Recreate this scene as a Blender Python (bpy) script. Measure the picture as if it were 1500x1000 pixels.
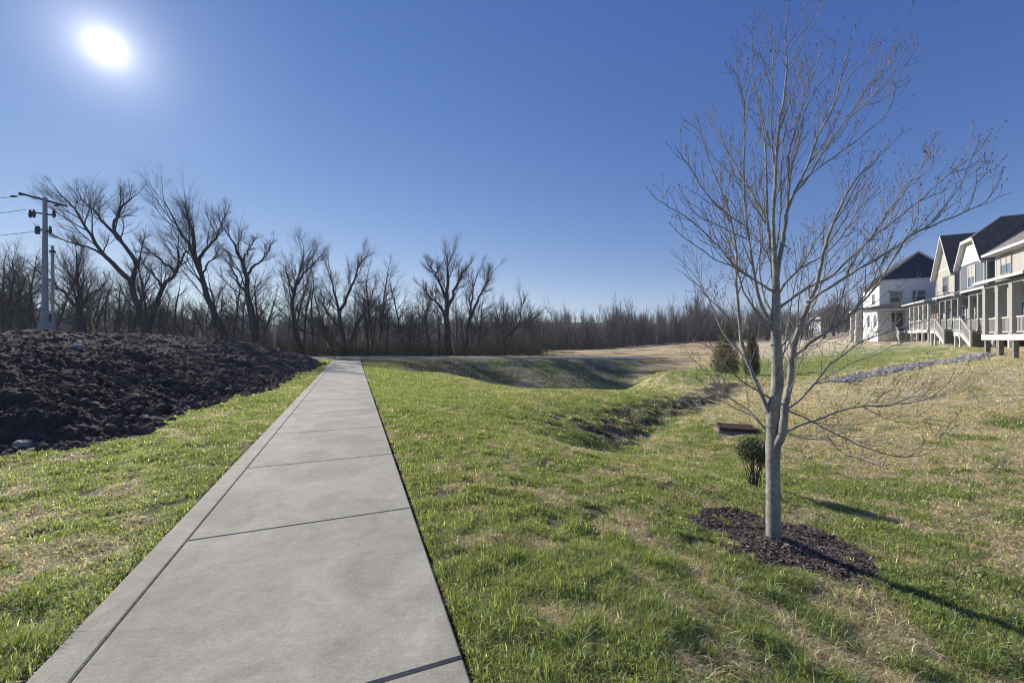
import bpy, math, random
import numpy as np
from math import radians, sin, cos, pi, sqrt, exp
# ------------------------------------------------------------------ camera, sky, sun, exposure
SC = bpy.context.scene
for o in list(bpy.data.objects): bpy.data.objects.remove(o)
COL = SC.collection
EYE = 1.5; FPX = 595.0; HU = 750.0; HV = 497.0       # photo scale (1500 px wide): used to turn a reading at a known distance into metres
cam_d = bpy.data.cameras.new('camera'); cam = bpy.data.objects.new('camera', cam_d); COL.objects.link(cam)
cam.location = (0, 0, EYE); cam.rotation_euler = (radians(90), 0, 0)
cam_d.sensor_width = 36; cam_d.lens = FPX / 1500 * 36; cam_d.shift_y = -0.002
cam_d.clip_start = 0.05; cam_d.clip_end = 5000
SC.camera = cam
SUN_EL = math.atan2(0.719, sqrt(2)); SUN_AZ = radians(-45)      # azimuth from +Y, clockwise positive
SD = (cos(SUN_EL) * sin(SUN_AZ), cos(SUN_EL) * cos(SUN_AZ), sin(SUN_EL))
W = bpy.data.worlds.new('World'); SC.world = W; W.use_nodes = True
nt = W.node_tree; nt.nodes.clear()
N = nt.nodes.new; LK = nt.links.new
sky = N('ShaderNodeTexSky'); sky.sky_type = 'NISHITA'; sky.sun_disc = False
sky.sun_elevation = SUN_EL; sky.sun_rotation = SUN_AZ
sky.altitude = 0; sky.air_density = 0.7; sky.dust_density = 0.0; sky.ozone_density = 4.0
sp = N('ShaderNodeSeparateColor'); cb = N('ShaderNodeCombineColor')
bg = N('ShaderNodeBackground'); bg.inputs['Strength'].default_value = 0.13
LK(sky.outputs[0], sp.inputs[0]); LK(cb.outputs[0], bg.inputs['Color'])
for i, (g, k) in enumerate(((1.345, .43), (.997, .49), (.548, 1.10))):     # clear, deep blue winter sky: response per channel
    p_ = N('ShaderNodeMath'); p_.operation = 'POWER'; p_.inputs[1].default_value = g; LK(sp.outputs[i], p_.inputs[0])
    q_ = N('ShaderNodeMath'); q_.operation = 'MULTIPLY'; q_.inputs[1].default_value = k; LK(p_.outputs[0], q_.inputs[0]); LK(q_.outputs[0], cb.inputs[i]) if i else None; red = q_ if i == 0 else red
    if i == 1:                                                                   # no red cast low on the horizon
        h_ = N('ShaderNodeMath'); h_.operation = 'MULTIPLY'; h_.inputs[1].default_value = .74; LK(q_.outputs[0], h_.inputs[0])
        m_ = N('ShaderNodeMath'); m_.operation = 'MINIMUM'; LK(red.outputs[0], m_.inputs[0]); LK(h_.outputs[0], m_.inputs[1]); LK(m_.outputs[0], cb.inputs[0])
tc = N('ShaderNodeTexCoord'); dt = N('ShaderNodeVectorMath'); dt.operation = 'DOT_PRODUCT'; dt.inputs[1].default_value = SD
LK(tc.outputs['Generated'], dt.inputs[0])
def wpow(e, k):
    m = N('ShaderNodeMath'); m.operation = 'MAXIMUM'; m.inputs[1].default_value = 0; LK(dt.outputs['Value'], m.inputs[0])
    p = N('ShaderNodeMath'); p.operation = 'POWER'; p.inputs[1].default_value = e; LK(m.outputs[0], p.inputs[0])
    q = N('ShaderNodeMath'); q.operation = 'MULTIPLY'; q.inputs[1].default_value = k; LK(p.outputs[0], q.inputs[0]); return q
def wadd(a, b):
    m = N('ShaderNodeMath'); m.operation = 'ADD'; LK(a.outputs[0], m.inputs[0]); LK(b.outputs[0], m.inputs[1]); return m
disc = wadd(wadd(wpow(24000, 10.0), wpow(2600, 0.50)), wadd(wpow(450, 0.22), wpow(60, 0.06)))       # solar disc and the bright ring of sky round it
bg2 = N('ShaderNodeBackground'); bg2.inputs['Color'].default_value = (1.0, 0.96, 0.92, 1); LK(disc.outputs[0], bg2.inputs['Strength'])
ad = N('ShaderNodeAddShader'); LK(bg.outputs[0], ad.inputs[0]); LK(bg2.outputs[0], ad.inputs[1])
wo = N('ShaderNodeOutputWorld'); LK(ad.outputs[0], wo.inputs['Surface'])
sun_d = bpy.data.lights.new('sun', 'SUN'); sun_d.energy = 4.4; sun_d.angle = radians(0.5); sun_d.color = (1.0, 0.93, 0.83)
sun = bpy.data.objects.new('sun', sun_d); COL.objects.link(sun)
sun.rotation_euler = (pi / 2 - SUN_EL, 0, pi - SUN_AZ)
sun.location = (-30, 30, 40)
SC.view_settings.view_transform = 'Standard'; SC.view_settings.look = 'None'
SC.view_settings.gamma = 1.0; SC.view_settings.use_curve_mapping = False
SC.view_settings.exposure = 0.75
SC.render.engine = 'CYCLES'
SC.cycles.max_bounces = 6; SC.cycles.diffuse_bounces = 3; SC.cycles.transmission_bounces = 4; SC.cycles.transparent_max_bounces = 8
SC.cycles.use_denoising = True; SC.cycles.filter_width = 1.1
SC.cycles.sample_clamp_indirect = 6
# ------------------------------------------------------------------ helpers
RS = np.random.RandomState
def px(u, v, Y):                       # a point read off the photo at distance Y
    return np.array([(u - HU) / FPX * Y, Y, EYE - (v - HV) / FPX * Y])
def link(o, parent=None):
    COL.objects.link(o)
    if parent is not None: o.parent = parent
    return o
def tag(o, label=None, cat=None, group=None, kind=None):
    if label: o['label'] = label
    if cat: o['category'] = cat
    if group: o['group'] = group
    if kind: o['kind'] = kind
    return o
def empty(name, loc, rz=0.0):
    o = bpy.data.objects.new(name, None); o.empty_display_size = 0.2
    o.location = loc; o.rotation_euler = (0, 0, rz); return link(o)
def mesh_obj(name, V, polys, mats, parent=None, smooth=False, col=None, midx=None):
    """polys: list of int arrays (n,3) or (n,4), or a python list of index lists"""
    me = bpy.data.meshes.new(name)
    V = np.asarray(V, dtype=np.float32)
    if isinstance(polys, list) and len(polys) and isinstance(polys[0], np.ndarray) and polys[0].ndim == 2:
        loops = np.concatenate([p.reshape(-1) for p in polys]).astype(np.int32)
        sizes = np.concatenate([np.full(len(p), p.shape[1]) for p in polys]).astype(np.int32)
        me.vertices.add(len(V)); me.vertices.foreach_set('co', V.reshape(-1))
        me.loops.add(len(loops)); me.loops.foreach_set('vertex_index', loops)
        st = np.zeros(len(sizes), np.int32); st[1:] = np.cumsum(sizes)[:-1]
        me.polygons.add(len(sizes)); me.polygons.foreach_set('loop_start', st)
        me.update(calc_edges=True); me.validate()
    else:
        me.from_pydata([tuple(map(float, v)) for v in V], [], [list(map(int, f)) for f in polys]); me.update()
    if not isinstance(mats, (list, tuple)): mats = [mats]
    for m in mats: me.materials.append(m)
    if midx is not None: me.polygons.foreach_set('material_index', np.asarray(midx, np.int32))
    me.polygons.foreach_set('use_smooth', np.full(len(me.polygons), bool(smooth)))
    if col is not None:
        a = me.color_attributes.new('Col', 'FLOAT_COLOR', 'POINT')
        c = np.ones((len(V), 4), np.float32); c[:, :3] = col; a.data.foreach_set('color', c.reshape(-1))
    o = bpy.data.objects.new(name, me); link(o, parent); return o
class MB:                              # boxes, prisms and bars gathered into one mesh
    def __init__(s): s.v = []; s.f = []; s.m = []
    def poly(s, pts, faces, mi=0):
        b = len(s.v); s.v += [tuple(p) for p in pts]; s.f += [[b + i for i in f] for f in faces]; s.m += [mi] * len(faces); return s
    def box(s, x0, x1, y0, y1, z0, z1, mi=0):
        p = [(x0,y0,z0),(x1,y0,z0),(x1,y1,z0),(x0,y1,z0),(x0,y0,z1),(x1,y0,z1),(x1,y1,z1),(x0,y1,z1)]
        return s.poly(p, [(0,3,2,1),(4,5,6,7),(0,1,5,4),(1,2,6,5),(2,3,7,6),(3,0,4,7)], mi)
    def bar(s, a, b, w, h, mi=0, up=(0,0,1)):
        a = np.array(a, float); b = np.array(b, float); t = b - a; t /= np.linalg.norm(t)
        u = np.array(up, float)
        if abs(t @ u) > .95: u = np.array((1.0, 0, 0))
        r = np.cross(t, u); r /= np.linalg.norm(r); u = np.cross(r, t)
        p = [q + r * w / 2 * i + u * h / 2 * j for q in (a, b) for i, j in ((-1,-1),(1,-1),(1,1),(-1,1))]
        return s.poly(p, [(0,3,2,1),(4,5,6,7),(0,1,5,4),(1,2,6,5),(2,3,7,6),(3,0,4,7)], mi)
    def prism(s, pts, off, mi=0):      # polygon pts extruded by vector off
        n = len(pts); q = [tuple(np.array(p) + np.array(off)) for p in pts]
        return s.poly(list(pts) + q, [list(range(n))[::-1], list(range(n, 2*n))] + [[i, (i+1) % n, n + (i+1) % n, n + i] for i in range(n)], mi)
    def build(s, name, mats, parent=None, bevel=0):
        o = mesh_obj(name, s.v, s.f, mats, parent, midx=s.m)
        import bmesh
        bm = bmesh.new(); bm.from_mesh(o.data); bmesh.ops.recalc_face_normals(bm, faces=bm.faces); bm.to_mesh(o.data); bm.free()
        if bevel:
            md = o.modifiers.new('bevel', 'BEVEL'); md.width = bevel; md.segments = 2; md.limit_method = 'ANGLE'
        return o
# ---- noise in numpy
def _h(i, j, s):
    n = (i.astype(np.int64) * 374761393 + j.astype(np.int64) * 668265263 + s * 1442695041) & 0xffffffff
    n = ((n ^ (n >> 13)) * 1274126177) & 0xffffffff
    return ((n ^ (n >> 16)) & 0xffffff) / float(0xffffff)
def vn(x, y, s=0):
    xi = np.floor(x); yi = np.floor(y); fx = x - xi; fy = y - yi
    fx = fx * fx * (3 - 2 * fx); fy = fy * fy * (3 - 2 * fy)
    a = _h(xi, yi, s); b = _h(xi + 1, yi, s); c = _h(xi, yi + 1, s); d = _h(xi + 1, yi + 1, s)
    return (a + (b - a) * fx) * (1 - fy) + (c + (d - c) * fx) * fy
def fbm(x, y, s=0, o=4, g=0.5):
    r = 0; a = 1; t = 0
    c, q = cos(0.6), sin(0.6)
    for k in range(o):
        r = r + a * vn(x, y, s + k * 17); t += a; a *= g
        x, y = (x * c - y * q) * 2.03 + 11.3, (x * q + y * c) * 2.03 - 7.1
    return r / t                       # 0..1, mean .5
def sst(a, b, x):
    t = np.clip((x - a) / (b - a), 0, 1); return t * t * (3 - 2 * t)
# ------------------------------------------------------------------ materials
def new_mat(name):
    m = bpy.data.materials.new(name); m.use_nodes = True; t = m.node_tree; t.nodes.clear()
    out = t.nodes.new('ShaderNodeOutputMaterial'); b = t.nodes.new('ShaderNodeBsdfPrincipled')
    t.links.new(b.outputs[0], out.inputs[0]); b.inputs['Specular IOR Level'].default_value = 0.25
    return m, t, b, out
def nz(t, scale, detail=4, rough=.6, coord='Object', stretch=None, dist=0):
    c = t.nodes.new('ShaderNodeTexCoord'); n = t.nodes.new('ShaderNodeTexNoise')
    n.inputs['Scale'].default_value = scale; n.inputs['Detail'].default_value = detail; n.inputs['Roughness'].default_value = rough
    n.inputs['Distortion'].default_value = dist
    if stretch:
        mp = t.nodes.new('ShaderNodeMapping'); mp.inputs['Scale'].default_value = stretch[:3]
        if len(stretch) > 3: mp.inputs['Rotation'].default_value = (0, 0, stretch[3])
        t.links.new(c.outputs[coord], mp.inputs[0]); t.links.new(mp.outputs[0], n.inputs['Vector'])
    else: t.links.new(c.outputs[coord], n.inputs['Vector'])
    return n
def ramp(t, src, stops):
    r = t.nodes.new('ShaderNodeValToRGB'); e = r.color_ramp.elements
    while len(e) < len(stops): e.new(0.5)
    for k, (p, c) in enumerate(stops):
        e[k].position = p; e[k].color = (c[0], c[1], c[2], 1) if not np.isscalar(c) else (c, c, c, 1)
    t.links.new(src, r.inputs[0]); return r
def mixc(t, a, b, fac, mode='MIX'):
    m = t.nodes.new('ShaderNodeMixRGB'); m.blend_type = mode
    for s, i in ((a, 1), (b, 2), (fac, 0)):
        if hasattr(s, 'is_linked') or hasattr(s, 'links'): t.links.new(s, m.inputs[i])
        elif np.isscalar(s): m.inputs[i].default_value = s if i == 0 else (s, s, s, 1)
        else: m.inputs[i].default_value = (s[0], s[1], s[2], 1)
    return m.outputs[0]
def bump(t, b, src, strength, dist=0.01):
    n = t.nodes.new('ShaderNodeBump'); n.inputs['Strength'].default_value = strength; n.inputs['Distance'].default_value = dist
    t.links.new(src, n.inputs['Height'])
    if b.inputs['Normal'].is_linked:
        t.links.new(b.inputs['Normal'].links[0].from_socket, n.inputs['Normal'])
    t.links.new(n.outputs[0], b.inputs['Normal'])
def simple(name, c, rough=.7, var=.15, scale=6, bmp=0, metal=0, spec=.25):
    m, t, b, o = new_mat(name)
    n = nz(t, scale, 5)
    lo = tuple(x * (1 - var) for x in c); hi = tuple(min(1, x * (1 + var)) for x in c)
    r = ramp(t, n.outputs[0], [(.3, lo), (.7, hi)])
    t.links.new(r.outputs[0], b.inputs['Base Color']); b.inputs['Roughness'].default_value = rough
    b.inputs['Metallic'].default_value = metal; b.inputs['Specular IOR Level'].default_value = spec
    if bmp:
        n2 = nz(t, scale * 5, 4); bump(t, b, n2.outputs[0], bmp, .01)
    return m
def attr_col(t):
    a = t.nodes.new('ShaderNodeVertexColor'); a.layer_name = 'Col'; return a.outputs[0]
def m_ground():
    m, t, b, o = new_mat('ground_turf')
    c = attr_col(t)
    n1 = nz(t, 9, 5, .7); n2 = nz(t, 60, 4, .75); n3 = nz(t, 1.6, 4, .6)
    c = mixc(t, c, ramp(t, n1.outputs[0], [(.3, .55), (.7, 1.35)]).outputs[0], .75, 'MULTIPLY')
    c = mixc(t, c, ramp(t, n2.outputs[0], [(.32, .45), (.68, 1.6)]).outputs[0], .7, 'MULTIPLY')
    c = mixc(t, c, ramp(t, n3.outputs[0], [(.3, .8), (.7, 1.2)]).outputs[0], .6, 'MULTIPLY')
    t.links.new(c, b.inputs['Base Color']); b.inputs['Roughness'].default_value = .95; b.inputs['Specular IOR Level'].default_value = .05
    bump(t, b, n2.outputs[0], .8, .03); bump(t, b, n1.outputs[0], .7, .08)
    return m
def m_leaf(name, trans=.4, rough=.6, spec=.2):       # vertex-coloured thin leaf or blade
    m, t, b, o = new_mat(name)
    c = attr_col(t); t.links.new(c, b.inputs['Base Color']); b.inputs['Roughness'].default_value = rough
    b.inputs['Specular IOR Level'].default_value = spec
    tr = t.nodes.new('ShaderNodeBsdfTranslucent'); t.links.new(mixc(t, c, (1.25, 1.3, .7), 1.0, 'MULTIPLY'), tr.inputs[0])
    mx = t.nodes.new('ShaderNodeMixShader'); mx.inputs[0].default_value = trans
    t.links.new(b.outputs[0], mx.inputs[1]); t.links.new(tr.outputs[0], mx.inputs[2]); t.links.new(mx.outputs[0], o.inputs[0])
    return m
def m_soil():
    m, t, b, o = new_mat('turned_soil')
    n1 = nz(t, 3, 6, .7); n2 = nz(t, 22, 6, .8); n3 = nz(t, .5, 4, .6)
    c = ramp(t, n1.outputs[0], [(.3, (.036, .027, .026)), (.5, (.072, .054, .050)), (.72, (.125, .098, .088))]).outputs[0]
    c = mixc(t, c, ramp(t, n2.outputs[0], [(.3, .5), (.7, 1.6)]).outputs[0], .8, 'MULTIPLY')
    c = mixc(t, c, ramp(t, n3.outputs[0], [(.3, .75), (.7, 1.3)]).outputs[0], .8, 'MULTIPLY')
    t.links.new(c, b.inputs['Base Color']); b.inputs['Roughness'].default_value = .9; b.inputs['Specular IOR Level'].default_value = .12
    bump(t, b, n2.outputs[0], .9, .04); bump(t, b, n1.outputs[0], .7, .10)
    return m
def m_concrete(name='concrete', c0=(.29, .274, .222), c1=(.445, .427, .355)):
    m, t, b, o = new_mat(name)
    n1 = nz(t, 1.5, 5, .62, dist=.9); n2 = nz(t, 190, 3, .75); n3 = nz(t, 11, 6, .75)
    br = nz(t, 30, 4, .6, stretch=(.12, 1, 1, 0))
    c = ramp(t, n1.outputs[0], [(.36, c0), (.55, tuple((a + d) / 2 for a, d in zip(c0, c1))), (.75, c1)]).outputs[0]
    c = mixc(t, c, ramp(t, n2.outputs[0], [(.3, .74), (.7, 1.22)]).outputs[0], .9, 'MULTIPLY')
    c = mixc(t, c, ramp(t, n3.outputs[0], [(.3, .84), (.7, 1.12)]).outputs[0], .8, 'MULTIPLY')
    c = mixc(t, c, ramp(t, br.outputs[0], [(.35, .92), (.65, 1.06)]).outputs[0], .35, 'MULTIPLY')
    n5 = nz(t, 48, 5, .8); c = mixc(t, c, ramp(t, n5.outputs[0], [(.3, .80), (.7, 1.16)]).outputs[0], .8, 'MULTIPLY')
    vo = t.nodes.new('ShaderNodeTexVoronoi'); vo.inputs['Scale'].default_value = 7; tcx = t.nodes.new('ShaderNodeTexCoord'); t.links.new(tcx.outputs['Object'], vo.inputs['Vector'])
    c = mixc(t, c, ramp(t, vo.outputs['Distance'], [(0.018, .35), (.04, 1.0)]).outputs[0], .55, 'MULTIPLY')
    t.links.new(c, b.inputs['Base Color']); b.inputs['Roughness'].default_value = .85; b.inputs['Specular IOR Level'].default_value = .2
    bump(t, b, br.outputs[0], .22, .005); bump(t, b, n2.outputs[0], .5, .003); bump(t, b, n3.outputs[0], .35, .012)
    return m
def m_bark(name, c0, c1, scale=14, st=(1, 1, .18)):
    m, t, b, o = new_mat(name)
    n1 = nz(t, scale, 6, .7, stretch=st); n2 = nz(t, scale * .25, 3, .6)
    c = ramp(t, n1.outputs[0], [(.3, c0), (.7, c1)]).outputs[0]
    c = mixc(t, c, ramp(t, n2.outputs[0], [(.35, .7), (.7, 1.25)]).outputs[0], .8, 'MULTIPLY')
    t.links.new(c, b.inputs['Base Color']); b.inputs['Roughness'].default_value = .85; b.inputs['Specular IOR Level'].default_value = .15
    bump(t, b, n1.outputs[0], .6, .01); return m
def m_siding(name, c, pitch=.13, var=.05):           # clapboard: saw-tooth relief
    m, t, b, o = new_mat(name)
    tcx = t.nodes.new('ShaderNodeTexCoord'); w = t.nodes.new('ShaderNodeTexWave'); w.wave_type = 'BANDS'; w.bands_direction = 'Z'; w.wave_profile = 'SAW'
    w.inputs['Scale'].default_value = 1 / pitch / 3.18; t.links.new(tcx.outputs['Object'], w.inputs['Vector'])
    n = nz(t, 1.5, 4); cc = ramp(t, n.outputs[0], [(.3, tuple(x * (1 - var) for x in c)), (.7, tuple(min(1, x * (1 + var)) for x in c))]).outputs[0]
    n2 = nz(t, 14, 3, .7); cc = mixc(t, cc, ramp(t, n2.outputs[0], [(.3, .93), (.7, 1.05)]).outputs[0], .7, 'MULTIPLY')
    t.links.new(cc, b.inputs['Base Color']); b.inputs['Roughness'].default_value = .6
    bump(t, b, w.outputs[0], .8, .03); return m
def m_shingle(name, c):
    m, t, b, o = new_mat(name)
    tcx = t.nodes.new('ShaderNodeTexCoord'); mp = t.nodes.new('ShaderNodeMapping'); t.links.new(tcx.outputs['Object'], mp.inputs[0])
    mp.inputs['Scale'].default_value = (1, 1, 1)
    bk = t.nodes.new('ShaderNodeTexVoronoi'); bk.inputs['Scale'].default_value = 5.5; t.links.new(mp.outputs[0], bk.inputs['Vector'])
    w = t.nodes.new('ShaderNodeTexWave'); w.bands_direction = 'Z'; w.wave_profile = 'SAW'; w.inputs['Scale'].default_value = 2.6; t.links.new(tcx.outputs['Object'], w.inputs['Vector'])
    cc = mixc(t, c, ramp(t, bk.outputs['Color'], [(0, .6), (1, 1.5)]).outputs[0], .8, 'MULTIPLY')
    n = nz(t, 40, 3); cc = mixc(t, cc, ramp(t, n.outputs[0], [(.3, .75), (.7, 1.25)]).outputs[0], .8, 'MULTIPLY')
    t.links.new(cc, b.inputs['Base Color']); b.inputs['Roughness'].default_value = .95; b.inputs['Specular IOR Level'].default_value = .1
    bump(t, b, w.outputs[0], .5, .02); return m
def m_glass(name, c=(.018, .026, .036)):
    m, t, b, o = new_mat(name); n = nz(t, .9, 3)
    r = ramp(t, n.outputs[0], [(.35, c), (.7, tuple(x * 2.2 + .01 for x in c))]); t.links.new(r.outputs[0], b.inputs['Base Color'])
    b.inputs['Roughness'].default_value = .06; b.inputs['Specular IOR Level'].default_value = .5; return m
M = dict(
    ground=m_ground(), grass=m_leaf('grass_blade', .5), leaf=m_leaf('dry_leaf', .25), soil=m_soil(), concrete=m_concrete(),
    joint=simple('joint_filler', (.045, .04, .036), .95, .3, 20), clod=simple('soil_clod', (.075, .056, .052), .95, .5, 3, .6),
    asphalt=simple('asphalt', (.13, .13, .15), .8, .25, 3, .4), gravel=simple('gravel_verge', (.30, .27, .23), .9, .35, 5, .8),
    hero=m_bark('young_maple_bark', (.19, .18, .16), (.40, .38, .34), 34, (1, 1, .8)), twig=m_bark('young_maple_twig', (.17, .15, .13), (.36, .32, .27), 30),
    bud=simple('red_bud', (.05, .018, .016), .6, .3, 40),
    bark=m_bark('old_bark', (.030, .026, .024), (.10, .088, .078), 5), twigd=m_bark('dark_twig', (.060, .050, .047), (.13, .108, .096), 8),
    twigf=m_bark('far_twig', (.10, .082, .074), (.20, .168, .150), 2),
    barkp=m_bark('pale_bark', (.16, .145, .13), (.34, .31, .28), 4), twigp=m_bark('pale_twig', (.10, .082, .072), (.19, .155, .13), 8),
    cream=m_siding('cream_siding', (.45, .435, .395)), grey=m_siding('blue_grey_siding', (.155, .18, .215)), white=m_siding('white_siding', (.74, .76, .80)),
    navy=m_siding('navy_siding', (.006, .026, .095)), shake=simple('white_shake', (.58, .58, .57), .7, .06, 9),
    trim=simple('white_trim', (.55, .54, .51), .5, .04, 3), greyt=simple('grey_trim', (.26, .265, .27), .6, .06, 3), taupe=simple('taupe_post', (.34, .33, .305), .6, .08, 3),
    roof=m_shingle('dark_shingle', (.085, .08, .086)), roofg=m_shingle('grey_shingle', (.17, .165, .16)),
    glass=m_glass('window_glass'), glassb=m_glass('pale_blind_glass', (.08, .10, .12)), door=simple('door_paint', (.035, .045, .06), .5, .08, 3),
    deck=simple('grey_deck', (.20, .20, .20), .7, .15, 4), stone=simple('block_foundation', (.21, .19, .165), .9, .2, 5, .5), under=simple('deck_shade_dark', (.06, .045, .035), .95, .3, 3),
    brick=simple('tan_brick', (.34, .27, .20), .9, .25, 9, .5),
    rust=simple('rusted_iron', (.075, .040, .030), .8, .4, 14, .5), rockl=simple('grey_limestone', (.25, .24, .225), .9, .3, 4, .8), rockr=simple('riprap_rock', (.27, .265, .255), .9, .4, 3, .8),
    steel=simple('galvanised_steel', (.27, .28, .30), .6, .15, 2, 0, .2, .4), iron=simple('dark_hardware', (.04, .04, .045), .6, .2, 5),
    yellow=simple('yellow_stake', (.55, .36, .05), .6, .1, 4), wire=simple('wire', (.05, .05, .055), .6, .1, 4),
)
# ------------------------------------------------------------------ terrain
DP = np.array([-.3646, .9312]); NP_ = np.array([.9312, .3646])     # along and across the sidewalk
PN0, PN1, PG = -1.337, .4814, -1.155                                # outer left edge, right edge, groove beside the edge strip
PT0, PT1 = -6.0, 31.9
ctl = []
def cp(x, y, z): ctl.append((x, y, z))
def cg(u, v, Y): p = px(u, v, Y); ctl.append(tuple(p))
for Y in (-8, -3, 2, 7, 12, 17, 22, 27, 31): cp(-.3916 * Y + 1.3, Y, -.09); cp(-.3916 * Y - 2.2, Y, -.02)
for p in ((0,-25,-.1),(8,-12,-.7),(18,-10,-.6),(-10,-10,0),(2.49,3.87,-.45),(1.25,2.1,-.27),(3.1,2.3,-.52),(3.44,5.8,-.62),(5.2,4,-.62),(6,0,-.7),(12,2,-.75),(5.79,10.5,-.83),
          (-3,24,-1.25),(0,22.5,-1.9),(3,22.5,-2.15),(7,25.5,-1.9),(-6,31,-.06),(0,31.2,-.06),(5,31.2,-.1),(9,31.5,-.2),(-6,35,0),(3,35,-.05),(9,35,-.1),
          (27.4,22,.46),(33,28,.95),(37,33,1.05),(40.5,38,1.12),(42.5,42.5,1.25),(45,50,1.2),(40,20,1),(52,32,1.5),(22,10,.0),(35,5,.5),
          (14.8,18,-.28),(20,21,.12),(28.4,24.2,.57),(88,110,4.3),(140,110,7),(62,150,3.5),(70,75,3.0),(160,40,6),
          (-18,60,-1.5),(-5,72,-2),(20,95,-.5),(-60,30,.3),(-60,70,-.5),(-15,15,.1),(-28,20,.2),(-8,0,0),(-14,5,0),(-18,-6,0),(-20,33,0),(-36,42,.2),(-12,38,-.1),(-4,42,-.3),
          (0,160,2),(-120,120,1),(120,220,6),(0,250,6),(-200,0,0),(200,-60,4),(0,-60,0),(-60,-60,0),(90,-60,1),(-9,31,0)): cp(*p)
for p in ((1500,700,6.5),(1500,600,12),(1300,600,13),(1200,640,9.6),(940,637,10.5),(1060,587,15.9),(1110,552,24.5),(900,662,8.5),(850,650,8.1),(860,590,13),(950,573,17),(1040,560,20.5),
          (850,571,16.6),(960,546,24),(1045,529,33),(700,600,9.5),(700,658,5.8),(800,640,7.6),(800,600,10.5),(750,800,3.1),(900,800,3.3),(1000,700,5.4),(900,720,4.8),
          (650,547,18.5),(580,531,27),(760,571,15.6),(890,530,31),(1000,530,34),(900,522,40),(1000,510,55),(1032,500,80),(800,514,52),
          (1150,530,33),(1200,520,38),(1250,510,42),(1290,503,47),(1200,497,80),(1100,505,60),(690,571,25),(820,571,25.5)): cg(*p)
ctl = np.array(ctl)
def _U(r2): return np.where(r2 > 1e-12, r2 * np.log(np.maximum(r2, 1e-12)) * .5, 0)
_n = len(ctl); _K = _U(((ctl[:, None, :2] - ctl[None, :, :2]) ** 2).sum(-1)) + np.eye(_n) * .4
_P = np.hstack([np.ones((_n, 1)), ctl[:, :2]])
_A = np.zeros((_n + 3, _n + 3)); _A[:_n, :_n] = _K; _A[:_n, _n:] = _P; _A[_n:, :_n] = _P.T
_w = np.linalg.solve(_A, np.concatenate([ctl[:, 2], [0, 0, 0]]))
def base_z(x, y):
    x = np.asarray(x, float); y = np.asarray(y, float); sh = x.shape; xf = x.ravel(); yf = y.ravel(); r = np.empty(len(xf))
    for i in range(0, len(xf), 60000):
        a = xf[i:i+60000]; b = yf[i:i+60000]
        k = _U((a[:, None] - ctl[None, :, 0]) ** 2 + (b[:, None] - ctl[None, :, 1]) ** 2)
        r[i:i+60000] = k @ _w[:_n] + _w[_n] + _w[_n+1] * a + _w[_n+2] * b
    R = np.hypot(xf, yf); f = sst(110, 190, R); far = 1.0 + 16 * sst(150, 420, R) * (0.75 + .5 * vn(xf / 160, yf / 160, 5))
    return (r * (1 - f) + far * f).reshape(sh)
def path_n(x, y): return x * NP_[0] + y * NP_[1]
def path_t(x, y): return x * DP[0] + y * DP[1]
ROAD = [(-60, 37.5), (-30, 34.5), (-12, 33.2), (0, 33.0), (5, 33.0), (9, 33.6), (12.5, 35.2)]
DITCH = [px(840, 655, 8.0)[:2], px(900, 655, 8.8)[:2], px(935, 638, 10.4)[:2], px(1000, 610, 12.8)[:2], px(1060, 587, 15.9)[:2], px(1085, 572, 19)[:2]]
def seg_dist(x, y, pts):
    d = np.full(np.shape(x), 1e9)
    for (ax, ay), (bx, by) in zip(pts[:-1], pts[1:]):
        t = np.clip(((x - ax) * (bx - ax) + (y - ay) * (by - ay)) / ((bx - ax) ** 2 + (by - ay) ** 2), 0, 1)
        d = np.minimum(d, np.hypot(x - ax - t * (bx - ax), y - ay - t * (by - ay)))
    return d
def ditch_soil(x, y):                  # bare bank on the left of the ditch
    D_ = [(.6 * DITCH[1][0] + .4 * DITCH[2][0], .6 * DITCH[1][1] + .4 * DITCH[2][1])] + DITCH[2:]; pts = [(a - .45, b + .5) for a, b in D_]
    d = seg_dist(x, y, pts); n = fbm(x * 1.3, y * 1.3, 31, 4)
    return sst(.85, .35, d + (n - .5) * 1.7)
def ground_z(x, y, fine=True):
    z = base_z(x, y)
    n = path_n(x, y); t = path_t(x, y)
    d = np.maximum(np.maximum(PN0 - n, n - PN1), 0) + np.maximum(t - PT1, 0)
    side = np.where(n > (PN0 + PN1) / 2, -.055 - .05 * sst(.05, .01, d), -.03)
    f = sst(0.05, 1.5, d); z = side * (1 - f) + z * f
    rd = seg_dist(x, y, ROAD); fr = sst(2.0, 3.6, rd); z = (-.03) * (1 - fr) + z * fr if np.ndim(z) else z * fr
    dd = seg_dist(x, y, DITCH); z = z - .12 * np.exp(-(dd / .5) ** 2)
    if fine:
        w = sst(0.0, .7, d) * sst(2.2, 3.2, rd)
        z = z + w * ((fbm(x * .9, y * .9, 3, 4) - .5) * .10 + (fbm(x * 5, y * 5, 9, 3) - .5) * .05)
        z = z + ditch_soil(x, y) * ((fbm(x * 3.2, y * 3.2, 77, 4) - .5) * .26 + .02)
    return z
def gz(x, y): return float(ground_z(np.array([float(x)]), np.array([float(y)]))[0])
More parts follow.
